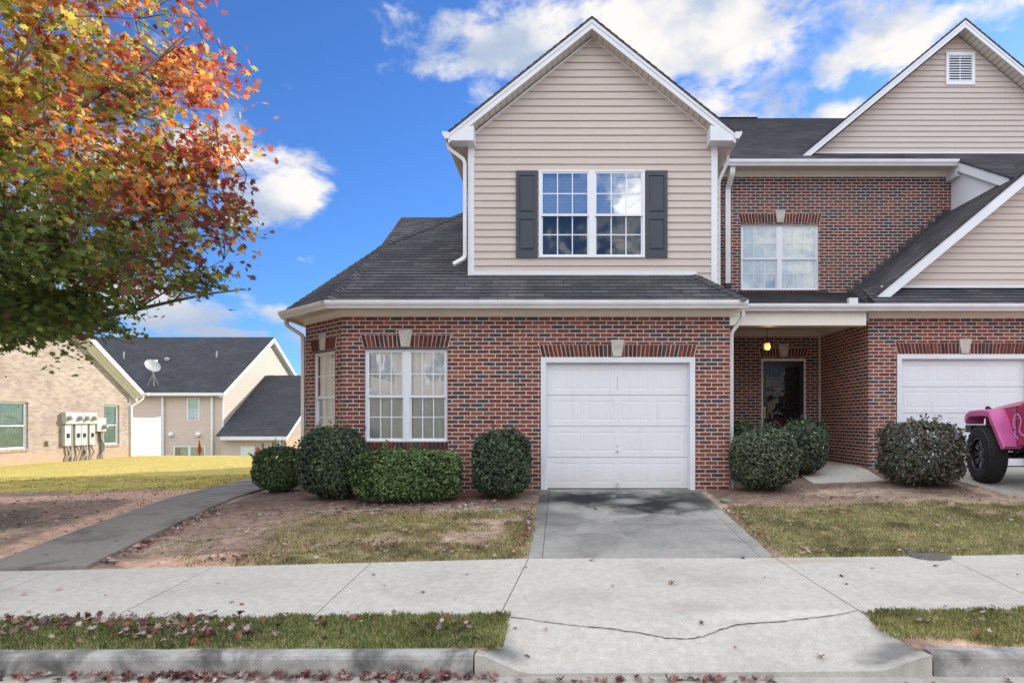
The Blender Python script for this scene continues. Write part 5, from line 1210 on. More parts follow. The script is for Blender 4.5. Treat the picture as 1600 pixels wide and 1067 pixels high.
# ---- clipped shrubs
def shrub(name, label, cx, cy, rx, ry, h, n, pal, sq=2.6, leaf=.050, lumps=.075, seed=1, group=None, shoots=0, thin=0., z0=None, cat='shrub'):
    r = np.random.default_rng(seed); zb = zs(cx, cy)-.02 if z0 is None else z0
    t = thing(name, (cx, cy, zb), label, cat, group)
    d = r.normal(0, 1, (n, 3)); d[:, 2] = d[:, 2]*1.0; d /= np.linalg.norm(d, axis=1, keepdims=True)
    q = (np.abs(d)**sq).sum(1)**(-1/sq); sh = d*q[:, None]
    depth = 1-np.abs(r.normal(0, .10, n))-.02
    u = np.arctan2(d[:, 1], d[:, 0]); ln = 1+lumps*(fbm(u*1.2+seed, d[:, 2]*1.6, 1.5, seed, 3)-.5)*2+lumps*1.4*(fbm(u*5, d[:, 2]*6+seed, 1.2, seed+5, 2)-.5)
    P = sh*(depth*ln)[:, None]; P[:, 0] = cx+P[:, 0]*rx; P[:, 1] = cy+P[:, 1]*ry
    zc = h*.50; P[:, 2] = zb+zc+P[:, 2]*h*.50+.03
    tuck = np.clip((zb+h*.22-P[:, 2])/(h*.22), 0, 1); P[:, 0] = cx+(P[:, 0]-cx)*(1-.16*tuck); P[:, 1] = cy+(P[:, 1]-cy)*(1-.16*tuck)
    if thin > 0:
        keep = vnoise(P[:, 0]*1.0, P[:, 2]*1.3+P[:, 1], 7, seed+9)+r.random(n)*.35 > thin; P, d = P[keep], d[keep]
    rag = r.random(len(P)) < np.clip((P[:, 2]-zb-h*.05)/(h*.16), .04, 1)*np.clip(1.25-.9*vnoise(P[:, 0]*1.0+seed, P[:, 2]+P[:, 1], 6.5, seed+40)**2.2, 0, 1); P, d = P[rag], d[rag]
    ns = int(26*max(rx, .5)/.5); sg_ = []      # sprigs that escaped the shears
    for _ in range(ns):
        dd = r.normal(0, 1, 3); dd[2] = abs(dd[2])*1.3; dd[1] -= .4; dd /= np.linalg.norm(dd); qq = (abs(dd)**sq).sum()**(-1/sq)
        e0 = np.array([cx+dd[0]*qq*rx*.95, cy+dd[1]*qq*ry*.95, zb+.03+h*.5+dd[2]*qq*h*.48]); ln_ = r.uniform(.04, .11)
        for k in range(8): sg_.append((e0+(dd+np.array([0, 0, .5]))*ln_*k/7+r.normal(0, .008, 3), dd))
    P = np.concatenate([P, np.array([q[0] for q in sg_])]); d = np.concatenate([d, np.array([q[1] for q in sg_])])
    m = len(P); A, B, N_ = rots(m, d*.8+np.array([0, -.1, .45]), .55, r)
    pats = vnoise(P[:, 0], P[:, 2]+P[:, 1]*.7, 5, seed+3)
    c = pick(pal, m, .28, r); c *= (.75+.5*pats)[:, None]
    leafmesh('foliage', OVAL, P, A, B, N_, leaf*(.7+.6*r.random(m)), c, 'bush_leaf', fold=.25, parent=t)
    # branches carrying the leaves
    b = MB(); nb = 70 if rx < .9 else 130
    for i in range(nb):
        dd = r.normal(0, 1, 3); dd[2] = abs(dd[2])*.9; dd /= np.linalg.norm(dd); qq = (abs(dd)**sq).sum()**(-1/sq)
        e = Vector((cx+dd[0]*qq*rx*.93, cy+dd[1]*qq*ry*.93, zb+h*.42+dd[2]*qq*h*.48)); s0 = Vector((cx+r.normal(0, .05)+dd[0]*rx*.25, cy+r.normal(0, .04), zb)); mid = s0.lerp(e, .5)+Vector((r.normal(0, .04), r.normal(0, .04), .06))
        b.tube([s0, mid, e], [.011, .007, .003], 5, cap=False)
    for i in range(8):
        x = cx+rx*.4*(r.random()-.5)*2; b.tube([(x, cy, zb-.05), (x+r.normal(0, .03), cy, zb+h*.4)], [.016, .01], 6)
    b.build('stem', 'twig', t)
    if shoots:
        sb_ = MB(); PP = []; DD = []
        for i in range(shoots):
            x = cx+rx*.7*(r.random()*2-1); s0 = Vector((x, cy-ry*.3, zb+h*.93)); e = s0+Vector((r.normal(0, .03), 0, .08+.16*r.random()))
            sb_.tube([s0, e], [.004, .002], 4)
            for k in range(9): p = s0.lerp(e, .2+.8*k/8); PP.append((p.x+r.normal(0, .012), p.y+r.normal(0, .012), p.z)); DD.append((r.normal(), r.normal(), .6))
        sb_.build('shoot', 'twig', t); PP = np.array(PP); A, B, N_ = rots(len(PP), np.array(DD), .2, r)
        leafmesh('shoot_leaves', OVAL, PP, A, B, N_, leaf*1.15*(.8+.4*r.random(len(PP))), pick([(.20, .30, .07), (.12, .18, .05)], len(PP), .2, r), 'bush_leaf', .2, t)
    return t
GR = [(.06, .105, .042), (.08, .135, .05), (.10, .16, .06), (.04, .068, .034), (.13, .19, .075)]
DG = [(.055, .085, .048), (.07, .105, .056), (.09, .13, .07), (.035, .052, .034), (.12, .155, .09)]
BR = [(.08, .105, .07), (.11, .135, .10), (.13, .11, .08), (.16, .18, .14), (.05, .065, .05), (.20, .21, .17), (.15, .09, .06)]
hg = 'clipped evergreen shrubs under the front windows'
shrub('shrub', 'small round clipped shrub leftmost beside the path', -5.02, 11.3, .41, .38, .80, 9000, GR, sq=2.9, seed=11, group=hg)
shrub('shrub', 'tall rounded dark shrub in front of the angled brick corner', -3.62, 10.1, .53, .45, 1.13, 15000, DG, sq=3.0, seed=12, group=hg, shoots=5)
shrub('hedge', 'low boxy wide bright green hedge under the window', -2.37, 9.73, .83, .36, .78, 17000, [(.075, .135, .042), (.11, .19, .055), (.15, .24, .075), (.04, .07, .03), (.20, .28, .11)], sq=4.6, seed=13, group=hg, lumps=.05, cat='hedge')
shrub('shrub', 'round dark shrub immediately left of the white garage door', -.955, 9.95, .455, .40, 1.03, 13000, DG, sq=3.3, seed=14, group=hg, shoots=1)
hg2 = 'clipped shrubs near the porch'
shrub('shrub', 'large round shrub against the downspout at the brick corner', 3.21, 10.25, .53, .48, 1.0, 15000, [(.07, .10, .06), (.095, .13, .07), (.13, .165, .095), (.04, .055, .036), (.19, .22, .14)], sq=2.7, seed=15, group=hg2)
shrub('shrub', 'round shrub with yellow leaves in front of the black door', 4.25, 11.45, .45, .45, .93, 11000, [(.06, .09, .06), (.08, .12, .075), (.11, .15, .095), (.045, .065, .045)]*6+[(.5, .46, .10)], sq=2.5, seed=16, group=hg2)
shrub('shrub', 'low shrub showing behind the yellow-flecked shrub at the porch', 4.55, 12.1, .42, .42, .95, 8000, DG, sq=2.4, seed=17, group=hg2)
shrub('shrub', 'small dark shrub tucked behind the downspout on the porch', 3.45, 12.5, .35, .35, .85, 6000, DG, sq=2.6, seed=18, group=hg2, z0=.25)
shrub('shrub', 'sparse greyish twiggy shrub in front of the pink vehicle wheel', 5.74, 10.25, .615, .46, 1.02, 12500, BR, sq=3.4, seed=19, group=hg2, shoots=3, leaf=.055, lumps=.10, thin=.36)
mulch = None

# ---- the autumn maple
TXY = np.array([-9.2, 9.0]); mp_t = thing('maple_tree', (-9.2, 9.0, zs(-9.2, 9.0)), 'maple tree turning green to orange and red at the left edge', 'tree')
RZ = np.array([2.35, 2.55, 2.75, 2.95, 3.2, 3.6, 4.1, 4.85, 5.2, 5.6, 6.2, 6.8, 7.6, 8.6, 9.6, 10.2]); RR = np.array([1.7, 2.4, 3.1, 4.1, 4.5, 4.9, 5.0, 5.0, 4.45, 4.45, 4.6, 4.2, 3.7, 2.7, 1.3, .2])
r = np.random.default_rng(5)
sprays = []     # x, y, z, how exposed, azimuth
def side(th): return 1-.17*max(0, math.sin(th))
while len(sprays) < 820:
    z = 2.6+7.3*r.random()**1.25; th = r.uniform(-math.pi, math.pi); rad = np.interp(z, RZ, RR)*side(th)*.80
    t = r.random()**.45; rho = rad*t; x, y = TXY[0]+rho*math.cos(th), TXY[1]+rho*math.sin(th)
    if x < -9.6 and r.random() < .85: continue
    if y > 9.8 and r.random() < .55: continue
    if z > 7.6 and r.random() < .5: continue
    if mnoise.noise(Vector((x*.75, y*.75, z*1.25))) < .02+.10*(r.random()-.5): continue
    sprays.append((x, y, z, t*.8, th))
# boughs reaching past the body of the crown
boughs = [(-4.55, 9.0, 6.30), (-4.75, 8.7, 5.75), (-4.45, 9.1, 5.0), (-4.35, 9.3, 4.75), (-4.5, 8.6, 4.3), (-4.4, 9.0, 3.75), (-4.75, 9.0, 3.25), (-5.1, 8.7, 2.95), (-5.0, 9.0, 7.0), (-6.1, 8.3, 2.72), (-6.6, 7.9, 2.55), (-7.3, 8.4, 2.35), (-5.3, 8.0, 5.4), (-5.6, 7.2, 4.6), (-5.4, 7.6, 3.7), (-5.8, 7.4, 6.3), (-6.4, 6.4, 5.5), (-5.9, 7.0, 3.1), (-7.0, 6.2, 3.6), (-5.2, 9.8, 6.7), (-5.0, 10.6, 4.5), (-5.1, 10.4, 5.7)]
for _ in range(46):
    z = 2.8+6.6*r.random()**1.2; th = r.uniform(-2.0, 2.0); rad = np.interp(z, RZ, RR)*side(th)*r.uniform(.9, 1.02); boughs.append((TXY[0]+rad*math.cos(th), TXY[1]+rad*math.sin(th), z))
for (bx_, by_, bz_) in boughs:
    tip = np.array([bx_, by_, bz_]); v = tip-np.array([TXY[0], TXY[1], bz_-1.1]); L_ = np.linalg.norm(v); v /= L_; th = math.atan2(v[1], v[0])
    for k in range(13):
        u = .50+.50*(k+r.random()*.8)/13; sp_ = .50*(1-u)+.13; p = np.array([TXY[0], TXY[1], bz_-1.1])+v*L_*u+r.normal(0, sp_, 3)*np.array([1, 1, .6]); p[2] += .22*math.sin(u*3.1)
        sprays.append((p[0], p[1], p[2], .72+.30*u, th))
sprays = np.array([q for q in sprays if q[0]/q[1] < -.492 and q[2] > 2.22 and (q[0] < -6.4 or q[2] > 1.30+.185*q[1])])
P = []; C = []; NN = []
def pal_(a): return np.array(a)
dgreen = pal_([(.15, .21, .06), (.11, .16, .05), (.20, .26, .08)]); green = pal_([(.24, .32, .07), (.18, .26, .06), (.33, .40, .08)]); yel = pal_([(.68, .60, .10), (.50, .54, .10), (.76, .52, .10)]); org = pal_([(.76, .28, .08), (.80, .36, .09), (.66, .20, .07)]); red = pal_([(.50, .09, .06), (.36, .07, .06), (.56, .14, .09)]); mar = pal_([(.26, .07, .06), (.20, .08, .06), (.32, .10, .07)])
PALS = [dgreen, green, yel, org, red, mar]
for (x, y, z, t, th) in sprays:
    k = int(r.integers(24, 38)); rad = .22+.12*r.random(); out = np.array([math.cos(th), math.sin(th), 0])
    g = r.normal(0, 1, (k, 3))*np.array([rad*.62, rad*.62, rad*.34]); g[:, 2] -= .25*np.hypot(g[:, 0], g[:, 1]); p = np.array([x, y, z])+g
    hz = np.clip((z-3.3)/2.6, 0, 1.2); no = mnoise.noise(Vector((x*.8+9, y*.8, z*.9))); no2 = mnoise.noise(Vector((x*.6, y*.6+20, z*.6)))
    low = 1-np.clip((z-2.8)/1.5, 0, 1); ex = np.clip((t-.55)/.45, 0, 1)*np.clip((x+7.6)/2.4, 0, 1)
    wts = np.array([1.6*low+.10, .75*low+.55*(1-ex)+max(0, -no)*1.2, .95*(1-low)*(1-.45*ex)+max(0, no2)*.9*(1-low), (.42+.9*ex)*hz+max(0, no)*.9*(1-low*.8), (.12+1.0*ex+.25*hz)*(1-low*.85)*(.3+hz), .08+1.3*ex*np.clip(1-abs(z-3.9)/1.4, 0, 1)+.35*ex])
    wts = np.clip(wts, 0, 9)**1.35; wts /= wts.sum(); main = r.choice(6, p=wts); w2 = wts*.45; w2[main] += .55
    ch = r.choice(6, k, p=w2/w2.sum()); sub_ = r.integers(0, 3, k); c = np.array([PALS[a_][b_] for a_, b_ in zip(ch, sub_)]); c = c*(1+r.normal(0, .16, (k, 1)))
    P.append(p); C.append(np.clip(c, .01, .92)); NN.append(np.tile(np.array([.3*out[0], .3*out[1], .7]), (k, 1)))
P = np.concatenate(P); C = np.concatenate(C); NN = np.concatenate(NN)
A, B, N_ = rots(len(P), NN, .55, r)
leafmesh('crown', MAPLE, P, A, B, N_, .118*(.55+.65*r.random(len(P))), C, 'maple_leaf', fold=.3, parent=mp_t, curl=-.4)
tb = MB(); gz0 = zs(-9.2, 9.0)
tb.tube([(-9.2, 9, gz0-.1), (-9.2, 9, gz0+.15), (-9.18, 9.02, 1.0), (-9.15, 9.0, 2.2), (-9.1, 9.05, 3.6), (-9.1, 9, 5.2), (-9.05, 9, 7), (-9.0, 9.0, 8.6), (-9, 9, 9.8)], [.24, .18, .155, .15, .12, .09, .06, .035, .01], 12)
tb.build('trunk', 'bark', mp_t, smooth_=True)
limbs = []
def limb(z0, th, ln, rise, r0, mat, nsub=7):
    s0 = Vector((-9.15, 9.0, z0)); d = Vector((math.cos(th), math.sin(th), 0)); pts = []; k = 9
    for i in range(k):
        u = i/(k-1); wob = Vector((0, 0, .08*math.sin(u*7+th*3)))+d.cross(ZV)*(.18*math.sin(u*4+z0*2)); pts.append(s0+d*ln*u+ZV*(rise*(u**.8))+wob*u)
    b = MB(); b.tube(pts, [r0*(1-.88*i/(k-1)) for i in range(k)], 8)
    for j in range(nsub):
        i = int(r.integers(2, k-1)); p = pts[i]; dd = (d*(.6+.4*r.random())+d.cross(ZV)*r.normal(0, .8)+ZV*r.normal(.35, .4)).normalized(); L_ = (.7+.9*r.random()); q = p+dd*L_*.5+ZV*.04; e = p+dd*L_+ZV*.02
        if e.z < 1.42+.185*e.y and e.x > -6.8 or e.x/e.y > -.52: continue
        b.tube([p, q, e], [r0*.35*(1-.5*i/k), .010, .004], 5); limbs.append(q); limbs.append(e)
    limbs.extend(pts[2:]); return b.build('limb', mat, mp_t, smooth_=True)
for z0, th, ln, rise, r0, mt_ in ((1.75, -.05, 3.3, 1.55, .075, 'bark'), (1.6, -.45, 3.0, 1.9, .07, 'bark'), (2.1, .5, 4.2, 1.2, .07, 'bark'), (2.6, -1.0, 3.8, 1.2, .065, 'bark'), (2.9, .15, 4.4, 1.9, .07, 'bark_light'), (3.3, -.55, 3.8, 2.2, .06, 'bark_light'), (3.0, 1.2, 3.8, 1.6, .06, 'bark_light'),
                              (3.9, -.15, 4.2, 2.3, .06, 'bark_light'), (4.3, .7, 3.6, 2.4, .055, 'bark_light'), (4.9, -.8, 3.2, 2.3, .05, 'bark_light'), (5.3, .1, 3.2, 2.4, .045, 'bark_light'), (2.5, 2.6, 3.5, 1.6, .06, 'bark'), (3.5, -2.4, 3.4, 2, .06, 'bark'), (5.0, 2.9, 2.8, 2, .05, 'bark'), (6.3, -.2, 2.2, 2.0, .035, 'bark_light')):
    limb(z0, th, ln, rise, r0, mt_)
Lb = np.array([tuple(v) for v in limbs]); tw = MB()
for s_ in sprays[::2]:
    p = s_[:3]; j = np.argmin(((Lb-p)**2).sum(1)); q = Lb[j]; dst = np.linalg.norm(q-p)
    if dst > 1.15: continue
    m_ = (p+q)/2+np.array([0, 0, .08*dst]); tw.tube([q, m_, p], [.009, .006, .002], 4, cap=False)
tag(tw.build('twigs', 'twig', mp_t), kind='stuff')

# ---- trees far beyond the roofs
for i, (px, h, rr0) in enumerate(((448, 11.0, 2.6), (462, 10.0, 2.4), (476, 10.6, 2.8), (490, 9.5, 2.6))):
    y = 95+i*3; x = (px-880)*y/1000; r2 = np.random.default_rng(90+i)
    t = thing('tree', (x, y, -2.7), ['distant dark pine behind the far gable, leftmost of the small tree line', 'distant light green tree second in the small tree line', 'distant rounded tree nearest the angled brick corner', 'distant tree hidden mostly behind the brick corner'][i], 'tree', 'trees beyond the distant house')
    n = 2600; d = r2.normal(0, 1, (n, 3)); d /= np.linalg.norm(d, axis=1, keepdims=True); rad = (.55+.45*r2.random(n))*(1+.3*(fbm(d[:, 0]*2+i, d[:, 2]*2+d[:, 1], 1.5, 60+i)-.5)*2)
    Pp = d*rad[:, None]*np.array([rr0, rr0, h*.40])+np.array([x, y, -2.7+h*.62]); A, B, N_ = rots(n, d+np.array([0, 0, .4]), .5, r2)
    leafmesh('crown', OVAL, Pp, A, B, N_, .45*(.6+.7*r2.random(n)), pick([(.05, .08, .035), (.09, .12, .05), (.14, .15, .06)] if i else [(.03, .05, .03), (.05, .07, .04)], n, .25, r2), 'bush_leaf', .2, t)
    b = MB(); b.tube([(x, y, -2.8), (x, y, -2.7+h*.5), (x, y, -2.7+h*.9)], [.25, .18, .05], 8)
    for k in range(6): th = k*1.05; b.tube([(x, y, h*.3+k*.4-2.0), (x+1.6*math.cos(th), y+1.6*math.sin(th), h*.3+k*.4-.6)], [.1, .03], 5)
    b.build('trunk', 'bark', t)

# ================================================================== grass
def blades(name, label, x0, x1, y0, y1, dens, hgt, pal, seed, lean=.5, mask=None, kindlab='grass'):
    r = np.random.default_rng(seed); n = int((x1-x0)*(y1-y0)*dens); x = r.uniform(x0, x1, n); y = r.uniform(y0, y1, n)
    g = grass_amount(x, y) if mask is None else mask(x, y); tuft = vnoise(x, y, 9, seed+2)
    keep = r.random(n) < g*(.35+.9*tuft); x, y, tuft = x[keep], y[keep], tuft[keep]; n = len(x)
    z = zf(x, y)-.006; h = hgt*(.45+.8*r.random(n))*(.6+.7*tuft); th = r.uniform(0, 2*math.pi, n); wd = .0022+.0022*r.random(n)
    if hgt > .05: wd *= 1.3
    lx, ly = np.cos(th), np.sin(th); px_, py_ = -ly, lx; la = lean*(.3+r.random(n))
    b0 = np.stack([x-px_*wd, y-py_*wd, z], 1); b1 = np.stack([x+px_*wd, y+py_*wd, z], 1)
    mx_, my_ = x+lx*h*la*.35, y+ly*h*la*.35; m0 = np.stack([mx_-px_*wd*.8, my_-py_*wd*.8, z+h*.55], 1); m1 = np.stack([mx_+px_*wd*.8, my_+py_*wd*.8, z+h*.55], 1)
    t = np.stack([x+lx*h*la, y+ly*h*la, z+h*(1-.25*la)], 1)
    V = np.stack([b0, b1, m1, t, m0], 1).reshape(-1, 3); me = bpy.data.meshes.new(name); fast_mesh(me, V, np.arange(n*5).reshape(n, 5), 5)
    pat = vnoise(x, y, 2.6, seed+4); c = pick(pal, n, .2, r); c = c*(.7+.6*pat)[:, None]
    at = me.attributes.new('fcol', 'FLOAT_COLOR', 'FACE'); at.data.foreach_set('color', np.concatenate([np.clip(c, 0, 1), np.ones((n, 1))], 1).astype(np.float32).ravel())
    me.materials.append(M['grass_blade']); o = bpy.data.objects.new(name, me); COL.objects.link(o); tag(o, label, 'grass', kind='stuff'); return o
GV = [(.24, .32, .10), (.33, .38, .13), (.17, .24, .08), (.44, .42, .18), (.52, .45, .24)]
GY = [(.46, .40, .19), (.38, .36, .15), (.56, .47, .27), (.26, .27, .11), (.62, .53, .34)]
blades('grass', 'short green grass verge between kerb and sidewalk left of the driveway', -7.2, -.42, 4.46, 5.09, 15000, .045, GV, 301)
blades('grass', 'short yellowish grass verge right of the driveway apron', 2.36, 5.2, 4.46, 5.09, 15000, .042, [(.34, .36, .13), (.44, .41, .17), (.25, .28, .10), (.54, .46, .24)], 302)
blades('grass', 'thin straw coloured lawn between the hedge and the sidewalk', -5.0, -.30, 6.62, 9.3, 7500, .040, GY, 303)
blades('grass', 'patchy yellow green lawn right of the driveway', 2.16, 7.0, 6.62, 9.5, 8500, .042, [(.46, .43, .20), (.37, .37, .15), (.56, .49, .26), (.27, .29, .12), (.64, .56, .36)], 304)
blades('grass', 'golden green lawn in front of the beige brick house', -16, -6.6, 11.8, 16.5, 900, .03, [(.38, .34, .11), (.30, .29, .10), (.44, .36, .12)], 305, mask=lambda x, y: ((y > 12.4)*(x < path_x(y)-.6))*1.0)

# ================================================================== fallen leaves
LEAFPAL = [(.26, .09, .07), (.13, .06, .06), (.40, .29, .26), (.42, .34, .32), (.30, .20, .15), (.08, .05, .05), (.34, .10, .06), (.32, .24, .24), (.48, .40, .36)]
r = np.random.default_rng(8); LV = []
def drop(n, fx, fy, zone, size=.085, lift=.012, keep=None, stand=.25):
    for _ in range(n):
        x, y = fx(), fy()
        if keep is not None and not keep(x, y): continue
        LV.append((x, y, zone, size*(.65+.6*r.random()), lift, stand))
U = r.uniform
# gutter drift
drop(380, lambda: -4.9+4.45*r.random()**.8, lambda: 4.325-abs(r.normal(0, .055)), 'gutter_l', .068, .02, stand=.7)
drop(46, lambda: -.5+1.9*r.random(), lambda: 4.27-abs(r.normal(0, .035)), 'gutter_m', .062, .012, stand=.5)
drop(24, lambda: 1.02+r.normal(0, .17), lambda: 4.28-abs(r.normal(0, .03)), 'gutter_m', .06, .015, stand=.5)
drop(8, lambda: U(2.2, 4.2), lambda: U(4.2, 4.3), 'gutter_m', .055)
# verge drifts
for cx, cy, sx, sy, n in ((-4.35, 4.98, .30, .07, 75), (-3.7, 4.95, .32, .08, 80), (-3.05, 4.80, .24, .12, 120), (-2.5, 4.72, .24, .11, 65), (-4.4, 4.68, .5, .10, 40), (-2.1, 5.04, .45, .03, 22), (-1.75, 4.95, .14, .05, 10), (-.95, 4.78, .10, .05, 16), (-3.5, 5.06, .9, .02, 40), (-5.5, 4.8, .5, .2, 60)):
    drop(n, lambda: r.normal(cx, sx), lambda: np.clip(r.normal(cy, sy), 4.47, 5.12), 'verge', .062, .035, stand=.6)
drop(18, lambda: U(-1.9, -.6), lambda: U(4.5, 5.05), 'verge', .06, .035); drop(26, lambda: U(2.6, 4.4), lambda: U(4.55, 5.1), 'verge_r', .065, .035)
# along path and driveway edges
drop(150, lambda: 0, lambda: 0, 'x', keep=lambda x, y: False)
for _ in range(170):
    y = U(6.7, 9.6); LV.append((path_x(y)+.62+abs(r.normal(0, .10)), y, 'pathside', .065*(.6+.7*r.random()), .02, .4))
for _ in range(80):
    y = U(6.7, 9.4); LV.append((dx(y)[0]-.04-abs(r.normal(0, .06)), y, 'driveside', .06*(.6+.7*r.random()), .02, .4)); LV.append((dx(y)[1]+.04+abs(r.normal(0, .08)), y, 'driveside', .06*(.6+.7*r.random()), .02, .4))
# yards
drop(230, lambda: U(-4.9, -.4), lambda: 6.68+2.9*r.random()**1.1, 'yard_l', .062, .03)
for cx, cy in ((-3.05, 6.9), (-2.6, 7.25), (-2.2, 7.3), (-2.0, 7.1), (-.95, 6.85), (-3.6, 6.85), (-1.2, 7.0)): drop(16, lambda: r.normal(cx, .16), lambda: abs(r.normal(cy, .06)-6.68)+6.68, 'yard_l', .065, .03)
drop(170, lambda: U(-3.6, -.5), lambda: U(8.7, 9.6), 'mulch_l', .062, .015)
drop(210, lambda: U(2.4, 6.8), lambda: 6.68+3.0*r.random()**1.15, 'yard_r', .060, .03); drop(60, lambda: U(2.4, 4.2), lambda: abs(r.normal(0, .12))+6.68, 'yard_r', .062, .03)
drop(70, lambda: U(3.2, 6.3), lambda: U(9.2, 10.4), 'yard_r', .05, .012)
drop(170, lambda: U(-10, -6.3), lambda: U(6.7, 10.5), 'yard_ll', .075, .02); drop(60, lambda: U(-10, -6.6), lambda: U(10.5, 13), 'yard_ll', .07, .02)
# singles on the concrete (places read off the picture's ground plane)
conc = [(1050, 914, .085), (958, 917, .05), (825, 1018, .075), (1283, 1024, .08), (1148, 1006, .03), (1462, 889, .075), (1362, 891, .05), (1314, 903, .06), (1322, 916, .05), (930, 796, .08), (961, 816, .07), (1011, 815, .035), (955, 798, .035), (1160, 873, .07), (925, 876, .07),
        (660, 923, .07), (730, 895, .06), (584, 893, .05), (601, 911, .03), (822, 886, .05), (92, 907, .08), (165, 918, .04), (36, 915, .06), (98, 965, .08), (377, 938, .06), (362, 934, .06), (341, 901, .05), (45, 945, .05), (70, 955, .06), (1096, 966, .05), (853, 976, .04), (1590, 905, .04), (1376, 980, .05), (1035, 888, .03), (805, 972, .04), (1195, 905, .03), (710, 935, .03)]
for px, py, s_ in conc:
    y = 1915.8/(py-583) if py < 965 else 4.9-(py-965)/75*.5; LV.append(((px-880)*y/1000, y, 'concrete', s_, .006, .25))
for px, py in ((137, 842), (83, 870), (185, 863)): LV.append(((px-880)*7.2/1000, 7.2-(py-865)*.02, 'path', .07, .04, .3))
lab = {'gutter_l': ('dry curled maple leaf in the drift along the left kerb gutter', 'leaves drifted along the kerb gutter'), 'gutter_m': ('dry leaf lying at the foot of the driveway apron', 'leaves at the foot of the driveway apron'),
       'verge': ('fallen maple leaf on the green verge left of the driveway', 'leaves on the left verge'), 'verge_r': ('fallen leaf on the grass verge right of the driveway', 'leaves on the right verge'),
       'concrete': ('single fallen leaf lying on the pale concrete', 'single leaves on the concrete'), 'path': ('fallen leaf on the dark footpath', 'leaves on the dark footpath')}
lab_def = ('fallen dry leaf in the yard in front of the brick houses', 'leaves in the yards')
def gz_at(x, y):
    if -.6 < x < 2.5 and 4.335 < y < 5.06: return float(apron_z(np.array(x), np.array(y)))
    if y < 4.335: return -.600
    if y < 4.47: return zs(x, 4.45)
    return zs(x, y)
LV.sort(key=lambda q: -q[3]/q[1]*(1 if abs(q[0]/q[1]+.08) < .84 else 0))
protos = []
for k in range(8):
    rr1 = np.random.default_rng(400+k); sh_ = MAPLE*(1+rr1.normal(0, .06, MAPLE.shape)); cu = rr1.uniform(-.7, 1.1); fo = rr1.uniform(-.1, .8); mb = MB(); col = LEAFPAL[k % len(LEAFPAL)]; mb.c = col
    tw_ = rr1.normal(0, .4)
    ctr = Vector((0, 0, 0)); rim = [Vector((a, b, fo*abs(a)+cu*(a*a+b*b)*.8+tw_*a*b)) for a, b in sh_]
    for i in range(len(rim)): mb.poly([ctr, rim[i], rim[(i+1) % len(rim)]])
    mb.tube([(0, -.35, fo*.0+cu*.1), (.05, -.62, .05), (.10, -.85, .02)], .012, 4)
    protos.append(mb)
meshes = []
for k, mb in enumerate(protos):
    o = mb.build('fallen_leaf', 'dry_leaf'); meshes.append(o.data); bpy.data.objects.remove(o)
rest = []
for i, (x, y, zn, s_, lift, st_) in enumerate(LV):
    s_ *= .86; rot = (r.normal(0, st_), r.normal(0, st_), r.uniform(0, 6.28)); zz = gz_at(x, y)+lift*(.5+r.random())
    if i < 300:
        kk = int(r.integers(0, 8)); o = bpy.data.objects.new('fallen_leaf', meshes[kk]); COL.objects.link(o); o.location = (x, y, zz); o.rotation_euler = rot; o.scale = (s_,)*3
        a, b = lab.get(zn, lab_def); cn = ['rust red', 'dark maroon', 'pale pinkish', 'pale mauve', 'tan brown', 'blackish', 'bright red', 'greyish mauve'][kk]
        if zn == 'concrete': a += ' driveway apron' if -.5 < x < 2.3 else ' sidewalk left of the driveway' if x < 0 else ' sidewalk right of the driveway'
        tag(o, cn+' '+a, 'leaf', cn+' '+b)
    else: rest.append((x, y, zz, s_, rot))
n = len(rest); pos = np.array([q[:3] for q in rest]); size = np.array([q[3] for q in rest]); N0 = np.array([[math.sin(q[4][1]), -math.sin(q[4][0]), 1] for q in rest])
A, B, N_ = rots(n, N0, .15, r); o = leafmesh('leaf_litter', MAPLE, pos, A, B, N_, size, pick(LEAFPAL, n, .15, r), 'dry_leaf', fold=-.3, curl=.5); tag(o, 'scattered small dry maple leaves over the yards and gutter', 'leaf litter', kind='stuff')
# tiny crumbs of bark, twigs and pebbles on the bare soil
n = 9000; x = r.uniform(-9.5, 6.6, n); y = r.uniform(6.7, 12, n); ok = (grass_amount(x, y) < .5) & (np.abs(x-path_x(y)) > .62) & ~((x > -.42) & (x < 2.3)) & (r.random(n) < .25+vnoise(x, y, 2, 3)); x, y = x[ok], y[ok]; n = len(x)
A, B, N_ = rots(n, np.array([0, 0, 1.]), .5, r); o = leafmesh('mulch', OVAL*np.array([.6, 1]), np.stack([x, y, zf(x, y)+.006], 1), A, B, N_, r.uniform(.012, .05, n), pick([(.10, .07, .05), (.20, .15, .11), (.30, .24, .19), (.06, .045, .035), (.40, .33, .27)], n, .2, r), 'dry_leaf', .2); tag(o, 'small bark chips and crumbs of dry leaf on the bare soil', 'mulch', kind='stuff')
# surface roots
for i, (pts, lb) in enumerate((([(-3.6, 9.0), (-3.3, 9.16), (-2.95, 9.05), (-2.6, 9.15)], 'pale surface root snaking through the soil below the tall dark shrub'), ([(-5.2, 7.75), (-4.8, 7.85), (-4.45, 7.7), (-4.15, 7.9)], 'thin surface root in the bare soil right of the footpath'), ([(4.3, 9.75), (4.6, 9.95), (5.0, 9.9), (5.5, 10.0)], 'surface root in the soil below the sparse shrub'))):
    b = MB(); b.tube([(x, y, zs(x, y)+.0+.012*math.sin(j*2.5+1)) for j, (x, y) in enumerate(pts)], [.012, .022, .018, .006], 7); o = b.build('surface_root', 'bark_light', smooth_=True); tag(o, lb, 'root')

